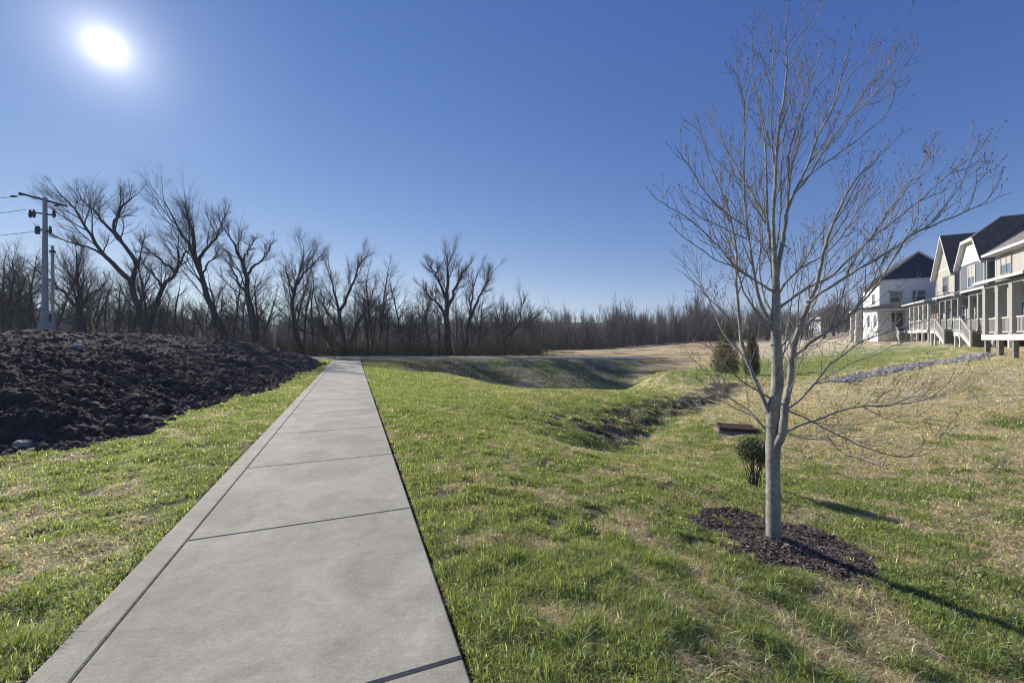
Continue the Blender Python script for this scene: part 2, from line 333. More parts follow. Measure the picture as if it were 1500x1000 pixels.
# soil mound
EDGE = [(-40, 1.5), (-12, 4.3), (-7.6, 5.0), (-6.2, 5.6), (-6.1, 6.6), (-6.9, 8.3), (-7.0, 10), (-7.4, 12.2), (-8.6, 15.2), (-9.4, 18), (-10.6, 22), (-11.4, 24.6), (-12.6, 27), (-16, 29.5), (-24, 32), (-60, 36)]
def mound_d(x, y):                     # signed distance inside the mound outline
    d = seg_dist(x, y, EDGE); poly = EDGE + [(-80, 36), (-80, 1.5)]; ins = np.zeros(np.shape(x), bool); j = len(poly) - 1
    for i in range(len(poly)):
        (xi, yi), (xj, yj) = poly[i], poly[j]
        c = ((yi > y) != (yj > y)) & (x < (xj - xi) * (y - yi) / (yj - yi + 1e-12) + xi); ins ^= c; j = i
    return np.where(ins, d, -d)
def mound_h(x, y):
    d = mound_d(x, y) + (fbm(x * 1.1, y * 1.1, 41, 3) - .5) * .9
    h = np.where(d > 0, 1.72 * (1 - np.exp(-np.maximum(d, 0) / 3.6)), d * .35)
    return h
# ------------------------------------------------------------------ colour zones (what the ground itself is made of)
GREEN = np.array((.28, .325, .13)); LUSH = np.array((.18, .23, .085)); STRAW = np.array((.60, .515, .36)); THATCH = np.array((.36, .305, .24)); DIRT = np.array((.060, .048, .042)); OLIVE = np.array((.20, .225, .11))
def blob(x, y, cx, cy, rx, ry, ang=0):
    c, s = cos(ang), sin(ang); dx = x - cx; dy = y - cy
    a = (dx * c + dy * s) / rx; b = (-dx * s + dy * c) / ry
    return np.exp(-(a * a + b * b))
def zones(x, y):
    """green share g, lushness l, dirt share d, straw brightness"""
    n = path_n(x, y); n1 = fbm(x * .8, y * .8, 101, 4); n2 = fbm(x * 3.5, y * 3.5, 102, 4); n3 = fbm(x * .25, y * .25, 103, 3)
    left = n < (PN0 + PN1) / 2
    g = .56 + .55 * (n1 - .5) + 2.3 * (n2 - .5)
    g = g + np.where(left, .22, .10 * sst(8, 4, np.hypot(x, y)))
    dpath = np.maximum(n - PN1, 0)
    g = g + .35 * sst(5, 9, y) * sst(4.2, 1.0, dpath) * np.where(left, 0, 1)            # bright strip along the right edge further on
    lawn = sst(5.0, 7.5, x) * (1 - blob(x, y, 20, 28, 9, 5, .5))                        # dormant lawn towards the houses
    g = g - .62 * lawn * np.where(left, 0, 1) * sst(4.3, 6.8, y + .25 * x)
    g = g + .55 * blob(x, y, 5.6, 6.1, 2.4, .55, -.12) + .5 * blob(x, y, 8.2, 7.3, 1.3, .5, .2) + .7 * blob(x, y, 13.0, 10.6, 2.2, .7, .1) + .5 * blob(x, y, 9.5, 8.8, 1.8, .45, .3)
    g = g + .7 * blob(x, y, 20, 28, 10, 5, .55) + .6 * blob(x, y, 15, 26, 6, 3, .3) + .45 * blob(x, y, 32, 30, 7, 4, .9) - .4 * blob(x, y, 24, 33, 4, 1.2, .9) + .6 * blob(x, y, 36, 40, 6, 6) + .5 * blob(x, y, 28, 36, 6, 5)
    g = g + .45 * blob(x, y, 4.0, 13.0, 3.5, 1.6, .7) + .5 * blob(x, y, 9.5, 22, 6, 2.5, .8) - .2 * blob(x, y, 6.5, 9.2, 1.8, 1.2)
    l = .25 + 1.2 * (fbm(x * .6, y * .6, 105, 3) - .5) + .5 * blob(x, y, 5.6, 6.1, 2.4, .55, -.12) + .5 * blob(x, y, 1.8, 2.9, .8, .7) + .6 * blob(x, y, 13, 10.6, 2.5, .8)
    # basin and field beyond
    basin = sst(21, 24, y) * sst(32.6, 31.2, y) * sst(9.2, 7.0, x - (y - 27) * .35) * (1 - left)
    fx = sst(8.2, 9.4, x - (y - 29) * -.35) * sst(24.5, 27, y) * sst(13, 10, x - (y - 27) * .62) + sst(33.8, 35.5, y) * sst(2, 6, x) * sst(26, 20, x - (y - 45) * .5)
    fx = np.clip(fx, 0, 1)
    g = g * (1 - fx) + (.10 + .5 * (n1 - .5)) * fx
    g = g * (1 - basin) + (.60 + .8 * (n1 - .5) + 1.2 * (fbm(x * 1.4, y * 5, 122, 3) - .5)) * basin
    d = ditch_soil(x, y) * (.85 + .8 * (n2 - .5)) + basin * sst(.52, .68, fbm(x * .9 + y * .2, y * 4.2, 120, 4)) * .6 + basin * .05
    d = d + .75 * sst(6.0, 3.4, np.abs(y - 28.5) * 2 + np.abs(x + 5.5 - (28.5 - y) * .4))
    d = d + .55 * sst(.62, .78, fbm(x * 4.2, y * 4.2, 111, 3)) * sst(14, 6, np.hypot(x, y))
    d = d + .9 * sst(.10, .0, np.where(left, PN0 - n, n - PN1)) * ((n > PN1 - .1) | left)
    mulch = sst(1.0, .82, np.hypot((x - 2.57) / .71, (y - 3.9) / .65) + (fbm(x * 4, y * 4, 130, 4) - .5) * 1.1)
    far = sst(36, 42, y) * sst(6, 0, x)
    d = np.clip(d + mulch + far * .35, 0, 1)
    back = sst(45, 90, y)
    return np.clip(g, 0, 1), np.clip(l, 0, 1), d, n3, mulch, basin, fx
def ground_col(x, y):
    g, l, d, n3, mu, ba, fx = zones(x, y)
    G = GREEN[None] * (1 - l[:, None]) + LUSH[None] * l[:, None]
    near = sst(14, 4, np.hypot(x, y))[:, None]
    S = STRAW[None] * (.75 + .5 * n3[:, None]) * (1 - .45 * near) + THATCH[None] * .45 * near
    S = S * (1 - ba[:, None]) + THATCH[None] * ba[:, None]; G = G * (1 - ba[:, None]) + OLIVE[None] * ba[:, None]
    vf = fbm(x * .35, y * 1.1, 150, 4); S = S * (1 - fx[:, None] * (.62 * sst(.44, .66, vf))[:, None]) * (1 - fx[:, None] * np.array((0, .07, .22))[None]); S = S * (1 - .7 * (fx * blob(x, y, px(960, 541, 28)[0], 28, 2.0, 1.2))[:, None])
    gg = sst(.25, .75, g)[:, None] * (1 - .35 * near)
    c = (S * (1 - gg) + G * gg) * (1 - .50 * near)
    c = c * (1 - d[:, None]) + DIRT[None] * d[:, None]
    w = (sst(95, 125, np.hypot(x, y)) * sst(60, 20, x - .35 * y))[:, None]                      # leaf litter under the far woods
    return c * (1 - w) + np.array((.10, .08, .06))[None] * w
# ground sheet
def axis(n0, n1, c, a, k, lim): i = np.arange(-n0, n1 + 1); return c + a * np.sinh(k * i / lim)
gx = axis(410, 420, 1.5, 2.6, 6.0, 410); gy = axis(175, 420, 4.0, 2.6, 6.0, 410)
GX, GY = np.meshgrid(gx, gy); fxx = GX.ravel(); fyy = GY.ravel()
zz = ground_z(fxx, fyy)
nx, ny = len(gx), len(gy); idx = np.arange(nx * ny).reshape(ny, nx)
qd = np.stack([idx[:-1, :-1], idx[:-1, 1:], idx[1:, 1:], idx[1:, :-1]], -1).reshape(-1, 4)
ground = mesh_obj('ground', np.stack([fxx, fyy, zz], 1), [qd], M['ground'], smooth=True, col=ground_col(fxx, fyy)); tag(ground, kind='structure')
# soil mound
mx = -5.0 - 2.2 * np.sinh(np.linspace(0, 1, 560) * 3.45); my = 2.6 + 4.2 * np.sinh(np.linspace(0, 1, 620) * 2.85)
MX, MY = np.meshgrid(mx, my); a = MX.ravel(); b = MY.ravel()
h = mound_h(a, b); inn = sst(-.2, .6, h + .0)
R = np.hypot(a, b)
bz = ground_z(a, b, False)
rel = (fbm(a * .7, b * .7, 51, 4) - .5) * .42 + (fbm(a * 2.6, b * 2.6, 52, 4) - .5) * .30
clod = 1 - np.abs(2 * fbm(a * 6.5, b * 6.5, 53, 4, .6) - 1); rel = rel + (clod - .75) * .26 + (fbm(a * 17, b * 17, 55, 3) - .5) * .07
mz = bz + h - .06 + rel * sst(-.35, .35, h)
nx, ny = len(mx), len(my); idx = np.arange(nx * ny).reshape(ny, nx)
qd = np.stack([idx[:-1, :-1], idx[1:, :-1], idx[1:, 1:], idx[:-1, 1:]], -1).reshape(-1, 4)
keep = (h > -.5)[qd].any(1); qd = qd[keep]
used = np.zeros(nx * ny, bool); used[qd.ravel()] = True; rmap = np.cumsum(used) - 1
mound = mesh_obj('soil_mound', np.stack([a, b, mz], 1)[used], [rmap[qd]], M['soil'], smooth=True); tag(mound, kind='structure')
def top_z(x, y):
    x = np.asarray(x, float); y = np.asarray(y, float)
    return np.maximum(ground_z(x, y), ground_z(x, y, False) + mound_h(x, y) - .06)
def tz(x, y): return float(top_z(np.array([float(x)]), np.array([float(y)]))[0])
# clods: rough lumps of soil
def ico():
    t = (1 + 5 ** .5) / 2
    v = np.array([(-1,t,0),(1,t,0),(-1,-t,0),(1,-t,0),(0,-1,t),(0,1,t),(0,-1,-t),(0,1,-t),(t,0,-1),(t,0,1),(-t,0,-1),(-t,0,1)], float); v /= np.linalg.norm(v[0])
    f = np.array([(0,11,5),(0,5,1),(0,1,7),(0,7,10),(0,10,11),(1,5,9),(5,11,4),(11,10,2),(10,7,6),(7,1,8),(3,9,4),(3,4,2),(3,2,6),(3,6,8),(3,8,9),(4,9,5),(2,4,11),(6,2,10),(8,6,7),(9,8,1)])
    return v, f
def subdiv(v, f):
    v = list(map(tuple, v)); c = {}; nf = []
    def mid(i, j):
        k = (min(i, j), max(i, j))
        if k not in c:
            p = np.add(v[i], v[j]) / 2; p /= np.linalg.norm(p); c[k] = len(v); v.append(tuple(p))
        return c[k]
    for i, j, k in f:
        a_, b_, c_ = mid(i, j), mid(j, k), mid(k, i); nf += [(i, a_, c_), (j, b_, a_), (k, c_, b_), (a_, b_, c_)]
    return np.array(v), np.array(nf)
IV0, IF0 = ico(); IV1, IF1 = subdiv(IV0, IF0); IV2, IF2 = subdiv(IV1, IF1); IV3, IF3 = subdiv(IV2, IF2)
def rotm(rs, n):
    q = rs.normal(size=(n, 4)); q /= np.linalg.norm(q, axis=1)[:, None]; w, x, y, z = q.T
    return np.stack([1-2*(y*y+z*z), 2*(x*y-z*w), 2*(x*z+y*w), 2*(x*y+z*w), 1-2*(x*x+z*z), 2*(y*z-x*w), 2*(x*z-y*w), 2*(y*z+x*w), 1-2*(x*x+y*y)], 1).reshape(n, 3, 3)
def lumps(rs, P, S, V, F, rough=.28, flat=(1, 1, .7)):
    n = len(P); D = 1 + (rs.rand(n, len(V)) - .5) * 2 * rough
    A = V[None] * D[:, :, None] * (np.array([1, 1, 1])[None, None] * (1 + (rs.rand(n, 1, 3) - .5) * .6))
    A = np.einsum('nij,nkj->nki', rotm(rs, n), A) * np.array(flat)[None, None] * S[:, None, None] + P[:, None]
    return A.reshape(-1, 3), (F[None] + (np.arange(n) * len(V))[:, None, None]).reshape(-1, 3)
rs = RS(5)
def scatter(rs, n, xr, yr): return rs.uniform(*xr, n), rs.uniform(*yr, n)
xa, ya = scatter(rs, 60000, (-24, -5), (3.5, 26))
md = mound_d(xa, ya); r = np.hypot(xa, ya)
pk = (md > -.25) & (rs.rand(len(xa)) < 1.3 * np.clip(1.2 * np.exp(-np.abs(md - .2) / 1.1), .12, 1) * np.clip((9 / r) ** 1.2, 0, 1))
xa, ya = xa[pk], ya[pk]; sz = np.exp(rs.normal(-3.65, .5, len(xa))) * (1 + .6 * np.exp(-np.abs(mound_d(xa, ya)))); sz = np.minimum(sz, .12)
P = np.stack([xa, ya, top_z(xa, ya) + sz * .15], 1)
big = np.hypot(xa, ya) < 9
v1, f1 = lumps(rs, P[big], sz[big], IV1, IF1, .20, (1, 1, .95)); v2, f2 = lumps(rs, P[~big], sz[~big], IV0, IF0, .3, (1, 1, .95))
tag(mesh_obj('soil_clods', np.vstack([v1, v2]), [np.vstack([f1, f2 + len(v1)])], M['clod'], smooth=False), kind='stuff', label='dark crumbled clods of earth scattered over the turned soil', cat='soil clods')
# stones on the mound
def stone(name, x, y, s, label, mat, seed, sc=(1, .8, .6), sink=.25):
    rs = RS(seed); v = IV3.copy(); n = fbm(v[:, 0] * 1.6 + seed, v[:, 1] * 1.6 + v[:, 2], seed, 4) - .5; n2 = fbm(v[:, 0] * 4 + v[:, 2] * 3, v[:, 1] * 4 - v[:, 2] * 2, seed + 3, 3) - .5
    v = v * (1 + n * .7 + n2 * .22)[:, None] * np.array(sc)[None] * s
    o = mesh_obj(name, v, [IF3], mat, smooth=True); o.location = (x, y, tz(x, y) + s * sc[2] * (1 - 2 * sink)); tag(o, label, 'stone', 'stones lying in the soil mound'); return o
def at_mound(u, v):                    # where the sight line through a photo point meets the soil
    Y = np.linspace(3, 30, 900); X = (u - HU) / FPX * Y; Z = EYE - (v - HV) / FPX * Y
    k = np.argmax(Z < top_z(X, Y)); return X[k], Y[k]
for (u, v, s, lab, sd) in ((45, 616, .13, 'pale rounded stone half sunk in the dark soil at the left edge of the picture', 3), (33, 657, .12, 'flat grey stone at the foot of the soil mound beside the grass', 8),
                       (113, 512, .17, 'small whitish rock lying high on the dark soil mound', 11)):
    x, y = at_mound(u, v); stone('stone', x, y, s, lab, M['rockl'], sd)
# ------------------------------------------------------------------ sidewalk, road, far track
def pt(n, t, z): return (n * NP_[0] + t * DP[0], n * NP_[1] + t * DP[1], z)
def slab(mb, n0, n1, t0, t1, z1=0.0, z0=-.12, bev=.008, mi=0, rag=0):
    # rounded-over edges: a chamfered frame all round the top
    K = 24; ring0 = []; ring1 = []; ring2 = []
    b = bev
    cs = [(n0, t0), (n1, t0), (n1, t1), (n0, t1)]; ins = [(n0+b, t0+b), (n1-b, t0+b), (n1-b, t1-b), (n0+b, t1-b)]
    p = [pt(n, t, z0) for n, t in cs] + [pt(n, t, z1 - b * .8) for n, t in cs] + [pt(n, t, z1) for n, t in ins]
    f = [(8,9,10,11)] + [(i, (i+1) % 4, 4+(i+1) % 4, 4+i) for i in range(4)] + [(4+i, 4+(i+1) % 4, 8+(i+1) % 4, 8+i) for i in range(4)]
    mb.poly(p, f, mi)
sw = MB(); t = 1.875 - 1.83 * 4; gw = .006
edges = []
while t < PT1: edges.append(t); t += 1.83
edges.append(PT1)
slab(sw, PN0, PG - .0028, edges[0], PT1 - .004, z1=.003)
for k, (a, b) in enumerate(zip(edges[:-1], edges[1:])):
    g0 = .014 if abs(a - 1.875) < .01 else gw; g1 = .014 if abs(b - 1.875) < .01 else gw
    slab(sw, PG + .0028, PN1, a + g0 / 2, b - g1 / 2)
sw.poly([pt(PN0 + .02, edges[0], -.02), pt(PN1 - .02, edges[0], -.02), pt(PN1 - .02, PT1 - .02, -.02), pt(PN0 + .02, PT1 - .02, -.02)], [(0, 1, 2, 3)], 1)
sidewalk = sw.build('sidewalk', [M['concrete'], M['joint']]); tag(sidewalk, kind='structure')
def ribbon(name, pts, w0, w1, zf, mat, n=60, edge=0):
    P = np.array(pts, float); s = np.concatenate([[0], np.cumsum(np.hypot(*np.diff(P, axis=0).T))]); q = np.linspace(0, s[-1], n)
    X = np.interp(q, s, P[:, 0]); Y = np.interp(q, s, P[:, 1]); X = np.convolve(np.pad(X, 3, 'edge'), np.ones(7) / 7, 'valid'); Y = np.convolve(np.pad(Y, 3, 'edge'), np.ones(7) / 7, 'valid')
    T = np.stack([np.gradient(X), np.gradient(Y)], 1); T /= np.linalg.norm(T, axis=1)[:, None]; Nn = np.stack([-T[:, 1], T[:, 0]], 1); V = []
    K = 7
    for j in range(K):
        w = (w0 + (w1 - w0) * j / (K - 1)) + (edge * (fbm(q * .8, q * 0 + j, 5, 3) - .5) if j in (0, K - 1) else 0)
        x = X + Nn[:, 0] * w; y = Y + Nn[:, 1] * w; V.append(np.stack([x, y, zf(x, y)], 1))
    V = np.stack(V, 1).reshape(-1, 3); i = np.arange(n * K).reshape(n, K)
    q4 = np.stack([i[:-1, :-1], i[1:, :-1], i[1:, 1:], i[:-1, 1:]], -1).reshape(-1, 4)[:, ::-1]
    o = mesh_obj(name, V, [q4], mat, smooth=True); tag(o, kind='structure'); return o
ribbon('road', ROAD, -2.0, 2.0, lambda x, y: ground_z(x, y, False) + .035, M['asphalt'], 120, .3)
TRK = [px(745, 519, 50)[:2], px(800, 514.5, 54)[:2], px(880, 510, 61)[:2], px(960, 504, 72)[:2], px(1040, 499.5, 84)[:2], px(1120, 496, 95)[:2]]
ribbon('gravel_track', TRK, -1.4, 1.6, lambda x, y: ground_z(x, y) + .10, M['gravel'], 120, .6)
# ------------------------------------------------------------------ grass
def blades(name, rs, X, Y, H, Wd, C, lean, mat, dirs=None):
    n = len(X); Z = ground_z(X, Y); th = rs.uniform(0, 2 * pi, n)
    ln = lean * (0.4 + rs.rand(n)); d = np.stack([np.cos(th), np.sin(th)], 1); w = np.stack([-np.sin(th), np.cos(th)], 1) * Wd[:, None] / 2
    base = np.stack([X, Y, Z - .004], 1); up = np.array([0, 0, 1.0])
    mid = base + up * (H * .58)[:, None]; mid[:, :2] += d * (H * ln * .35)[:, None]
    tip = base + up * (H * (1 - .35 * np.minimum(ln, 1.6)))[:, None]; tip[:, :2] += d * (H * ln * .95)[:, None]
    tw = rs.uniform(-.6, .6, n); w2 = np.stack([w[:, 0] * np.cos(tw) - w[:, 1] * np.sin(tw), w[:, 0] * np.sin(tw) + w[:, 1] * np.cos(tw)], 1) * .8
    V = np.zeros((n, 5, 3)); V[:, 0] = base; V[:, 1] = base; V[:, 0, :2] -= w; V[:, 1, :2] += w
    V[:, 2] = mid; V[:, 3] = mid; V[:, 2, :2] -= w2; V[:, 3, :2] += w2; V[:, 4] = tip
    b = np.arange(n) * 5; q = np.stack([b, b + 1, b + 3, b + 2], 1); t3 = np.stack([b + 2, b + 3, b + 4], 1)
    return V.reshape(-1, 3), q, t3, np.repeat(C, 5, 0)
def grass():
    rs = RS(11); out = []
    N0 = 3300000
    # polar sampling: density constant to 3.6 m, then falling with the square of distance
    r0, rmax = 3.4, 46
    rr = np.sqrt(rs.rand(int(N0 * .30))) * (r0 - .9) + .9; rr2 = r0 * np.exp(rs.rand(int(N0 * .70)) * math.log(rmax / r0))
    R = np.concatenate([rr, rr2]); A = rs.uniform(-1.15, 1.28, len(R)); X = R * np.sin(A) + rs.uniform(-.05, .05, len(R)); Y = R * np.cos(A)
    n = path_n(X, Y); t = path_t(X, Y)
    g, l, d, n3, mu, ba, fx = zones(X, Y)
    onpath = (n > PN0 - .008) & (n < PN1 + .03) & (t < PT1 + .3)
    bad = onpath | (mound_h(X, Y) > -.02) | (seg_dist(X, Y, ROAD) < 2.1) | (mu > .35) | (rs.rand(len(X)) < d * .95) | ((np.abs(X - 5.79) < .50) & (np.abs(Y - 10.5) < .40))
    clump = fbm(X * 5.5, Y * 5.5, 140, 3); bare = fbm(X * 2.2, Y * 2.2, 141, 3)
    dens = sst(.34, .60, clump * .6 + bare * .4 + .10)
    fld = fx * .75
    keep = ~bad & (rs.rand(len(X)) < dens * (1 - fld))
    X, Y, g, l, n3, ba, clump = X[keep], Y[keep], g[keep], l[keep], n3[keep], ba[keep], clump[keep]; R = np.hypot(X, Y); n = len(X)
    gp = .06 + .9 * sst(.12, .80, g + (rs.rand(n) - .5) * .15); isg = rs.rand(n) < gp
    C = np.where(isg[:, None], GREEN[None] * (1 - l[:, None]) + LUSH[None] * l[:, None], STRAW[None] * (.7 + .6 * rs.rand(n)[:, None]))
    yl = (rs.rand(n) < .18) & isg; C = np.where(yl[:, None], np.array((.34, .36, .09))[None], C)
    br = (rs.rand(n) < .35) & ~isg; C = np.where(br[:, None], THATCH[None] * 1.2, C)
    C = C * (1 - .45 * ba[:, None]); glint = rs.rand(n) < .06; C = np.where(glint[:, None], np.array((.62, .62, .52))[None], C); C = C * np.exp(rs.normal(0, .42, n))[:, None]; C[:, 0] *= np.exp(rs.normal(0, .12, n))  # a few blades coloured pale to stand for glints of light
    H = np.where(isg, .024 + .034 * rs.rand(n) + .05 * np.maximum(clump - .5, 0) * 2, .026 + .03 * rs.rand(n)) * (1 + .35 * sst(5, 2.5, R))
    H = H * (.75 + .5 * l); tall = rs.rand(n) < .03; H = np.where(tall, H * 1.7, H)
    Wd = np.where(isg, .0040, .0034) * np.clip(R / 3.0, 1, 9) ** .8 * np.exp(rs.normal(0, .2, n))
    H = H * np.clip(R / 9, 1, 2) ** .35
    lean = np.where(isg, rs.uniform(.15, 1.2, n), rs.uniform(.7, 2.2, n))
    V, q, t3, CC = blades('grass', rs, X, Y, H, Wd, C, lean, None)
    print('blades', n)
    o = mesh_obj('grass', V, [q, t3], M['grass'], smooth=False, col=CC)
    tag(o, 'patchy short winter grass, green blades mixed with straw, covering the lawn', 'grass', kind='stuff')
grass()
# ------------------------------------------------------------------ mulch bed and chips
rs = RS(21)
th = rs.uniform(0, 2 * pi, 9000); q = rs.rand(9000) ** .5 * 1.02; X = 2.57 + q * .80 * np.cos(th); Y = 3.9 + q * .74 * np.sin(th)
k = (zones(X, Y)[4] > .25) & (np.hypot(X - 2.49, Y - 3.87) > .07); X, Y = X[k], Y[k]; n = len(X)
L = rs.uniform(.012, .055, n); Wd = rs.uniform(.003, .010, n); yaw = rs.uniform(0, 2 * pi, n); pit = rs.normal(0, .35, n)
d = np.stack([np.cos(yaw) * np.cos(pit), np.sin(yaw) * np.cos(pit), np.sin(pit)], 1); s = np.stack([-np.sin(yaw), np.cos(yaw), rs.normal(0, .3, n)], 1)
hum = .05 * np.exp(-(np.hypot(X - 2.5, Y - 3.87) / .35) ** 2)
c = np.stack([X, Y, ground_z(X, Y) + .008 + rs.rand(n) * .022 + hum], 1)
up = np.cross(d, s); up /= np.linalg.norm(up, axis=1)[:, None]
V = np.stack([c + d * (L / 2)[:, None] * i + s * (Wd / 2)[:, None] * j + up * (Wd * .2)[:, None] * kk for i in (-1, 1) for j in (-1, 1) for kk in (-1, 1)], 1)
fb = np.array([(0,1,3,2),(4,6,7,5),(0,4,5,1),(2,3,7,6),(0,2,6,4),(1,5,7,3)]); F = (fb[None] + (np.arange(n) * 8)[:, None, None]).reshape(-1, 4)
cc = np.array((.125, .10, .088))[None] * np.exp(rs.normal(0, .5, n))[:, None]; lt = rs.rand(n) < .26; cc = np.where(lt[:, None], np.array((.30, .25, .20))[None] * np.exp(rs.normal(0, .3, n))[:, None], cc)
tag(mesh_obj('mulch', V.reshape(-1, 3), [F], M['leaf'], col=np.repeat(cc, 8, 0)), 'ring of dark shredded bark mulch round the young tree', 'mulch', kind='stuff')
# ------------------------------------------------------------------ tubes and trees
class Tubes:
    def __init__(s): s.b = {}
    def add(s, P, R, sides=3):
        P = np.asarray(P, float); R = np.asarray(R, float); s.b.setdefault((len(P), sides), []).append((P, R))
    def arrays(s):
        VV = []; FF = []; off = 0
        for (k, m), L in s.b.items():
            P = np.stack([a for a, _ in L]); R = np.stack([r for _, r in L]); n = len(L)
            T = np.empty_like(P); T[:, 1:-1] = P[:, 2:] - P[:, :-2]; T[:, 0] = P[:, 1] - P[:, 0]; T[:, -1] = P[:, -1] - P[:, -2]
            T /= np.maximum(np.linalg.norm(T, axis=2), 1e-9)[..., None]
            ref = np.eye(3)[np.argmin(np.abs(P[:, -1] - P[:, 0]), axis=1)][:, None]
            A = np.cross(T, ref); A /= np.maximum(np.linalg.norm(A, axis=2), 1e-9)[..., None]; B = np.cross(T, A)
            an = np.arange(m) * 2 * pi / m
            V = P[:, :, None] + R[:, :, None, None] * (A[:, :, None] * np.cos(an)[None, None, :, None] + B[:, :, None] * np.sin(an)[None, None, :, None])
            base = (np.arange(n) * k * m)[:, None, None]; i = np.arange(k - 1)[None, :, None] * m; j = np.arange(m)[None, None, :]; j2 = (j + 1) % m
            F = np.stack(np.broadcast_arrays(base + i + j, base + i + j2, base + i + m + j2, base + i + m + j), -1).reshape(-1, 4)
            VV.append(V.reshape(-1, 3)); FF.append(F + off); off += n * k * m
        return np.vstack(VV), np.vstack(FF)
    def build(s, name, mat, parent=None, origin=(0, 0, 0)):
        V, F = s.arrays(); return mesh_obj(name, V - np.array(origin)[None], [F], mat, parent, smooth=True)
def resample(P, R, n):
    P = np.asarray(P, float); s = np.concatenate([[0], np.cumsum(np.linalg.norm(np.diff(P, axis=0), axis=1))]); q = np.linspace(0, s[-1], n)
    Q = np.stack([np.interp(q, s, P[:, i]) for i in range(3)], 1)
    for _ in range(2):
        Q[1:-1] = Q[1:-1] * .5 + (Q[2:] + Q[:-2]) * .25
    return Q, np.interp(q, s, R)
def unit(v): return v / max(np.linalg.norm(v), 1e-9)
def perp(rs, d):
    a = rs.normal(size=3); a -= d * (a @ d); return unit(a)
# ------------------------------------------------------------------ the young maple
def hero():
    rs = RS(7); BY = 3.87; base = np.array([px(1133, 797, BY)[0], BY, 0]); base[2] = gz(base[0], base[1]) - .03
    root = empty('young_tree', base); tag(root, 'leafless young tree with pale grey bark and long upswept branches rising from the mulch ring', 'tree')
    tr = Tubes(); cr = Tubes(); buds = []
    def line(pts, y0, y1, r0, r1, p=1.0, sides=6, n=None, grow=True, side_n=None):
        k = len(pts); L = []
        for i, (u, v) in enumerate(pts):
            f = (i / (k - 1)) ** 1.0; L.append(px(u, v, y0 + (y1 - y0) * f))
        L = np.array(L); ln = np.linalg.norm(np.diff(L, axis=0), axis=1).sum(); s = np.linspace(0, 1, k)
        cum = np.concatenate([[0], np.cumsum(np.linalg.norm(np.diff(L, axis=0), axis=1))]) / ln
        R = r0 + (r1 - r0) * cum ** p
        n = n or max(8, int(ln / .05)); Q, RR = resample(L, R, n)
        w = rs.normal(0, .0035, (n, 3)); w[0] = 0; Q = Q + w * np.linspace(.3, 1, n)[:, None]
        RR = RR * (1 + rs.normal(0, .045, n))
        tr.add(Q, RR, sides)
        if grow:
            twigs(Q, RR, ln)
            for i in range(int(ln * 1.7)):                       # long upright shoots
                f = rs.uniform(.12, .8); a = int(f * (n - 2)); tt = unit(Q[a + 1] - Q[a]); d = unit(tt * .9 + perp(rs, tt) * .42 + np.array([0, 0, .25])); l2 = rs.uniform(.35, .85) * min(1, ln / 1.6); m = 12; P = [Q[a]]
                for j in range(m - 1): d = unit(d + np.array([0, 0, .05]) + rs.normal(0, .045, 3)); P.append(P[-1] + d * l2 / (m - 1))
                P = np.array(P); r_ = min(RR[a] * .6, .0062); q_ = np.linspace(r_, .0018, m); tr.add(P, q_, 5); twigs(P, q_, l2)
        return Q, RR
    def bud(p, d, s):
        buds.append((p, d, s))
    def twig(p, d, ln, r, lvl):
        n = 5 if lvl else 6; P = [p]; dd = d.copy()
        for i in range(n - 1):
            dd = unit(dd + np.array([0, 0, .16]) + rs.normal(0, .11, 3)); P.append(P[-1] + dd * ln / (n - 1))
        P = np.array(P); R = np.linspace(r, max(.0016, r * .5), n); cr.add(P, R, 4)
        tipd = unit(P[-1] - P[-2]); bud(P[-1], tipd, 1.35)
        m = int(ln / .05)
        for i in range(m):
            f = rs.uniform(.15, .97); q = P[0] + 0; j = f * (n - 1); a = int(j); b = j - a; q = P[a] * (1 - b) + P[min(a + 1, n - 1)] * b
            t = unit(P[min(a + 1, n - 1)] - P[a]); o = perp(rs, t)
            if lvl < 2 and rs.rand() < .30 and ln > .14: twig(q, unit(t * .7 + o * .75), ln * rs.uniform(.25, .5), r * .62, lvl + 1)
            elif rs.rand() < .6: bud(q, unit(t + o * .9), .9)
    def twigs(Q, RR, ln):
        n = len(Q); m = int(ln * 11)
        for i in range(m):
            f = .16 + .84 * (i + rs.rand()) / m; j = f * (n - 1); a = min(int(j), n - 2); b = j - a; q = Q[a] * (1 - b) + Q[a + 1] * b
            t = unit(Q[a + 1] - Q[a]); o = unit(perp(rs, t) + np.array([0, 0, .25]))
            if rs.rand() < .72: twig(q, unit(t * rs.uniform(.6, 1.1) + o * .62), rs.uniform(.10, .42) * (1.15 - .5 * f), min(RR[a] * .6, rs.uniform(.0027, .0044)), 0)
            if f > .55: bud(q, unit(t + perp(rs, t)), 1.0)
        bud(Q[-1], unit(Q[-1] - Q[-2]), 1.7)
    B = BY
    # trunk with root flare
    k0 = base[2]
    Q = [px(1133, 797, B) + np.array((0, 0, -.06)), px(1133.3, 790, B), px(1132.6, 760, B), px(1132.5, 720, B), px(1132, 680, B), px(1132.5, 650, B), px(1132, 620, B), px(1133, 597, B), px(1139, 564, B), px(1137.5, 516, B), px(1136, 468, B), px(1137, 440, B), px(1137, 412, B), px(1133.6, 364, B)]
    R = [.086, .069, .061, .059, .060, .059, .057, .054, .050, .045, .040, .036, .030, .021]
    Q, R = resample(Q, R, 90); R = R * (1 + .10 * (vn(np.arange(90) * .35, np.zeros(90), 3) - .5) + .10 * np.exp(-((np.arange(90) - 17) / 1.3) ** 2) + .08 * np.exp(-((np.arange(90) - 30) / 1.2) ** 2)); tr.add(Q, R, 18)
    line([(1133.6,364),(1132,316),(1136,268),(1137,235),(1139.6,192),(1148,149),(1153,96),(1150,43),(1157,2)], B, B - .1, .019, .003, 1, 7)
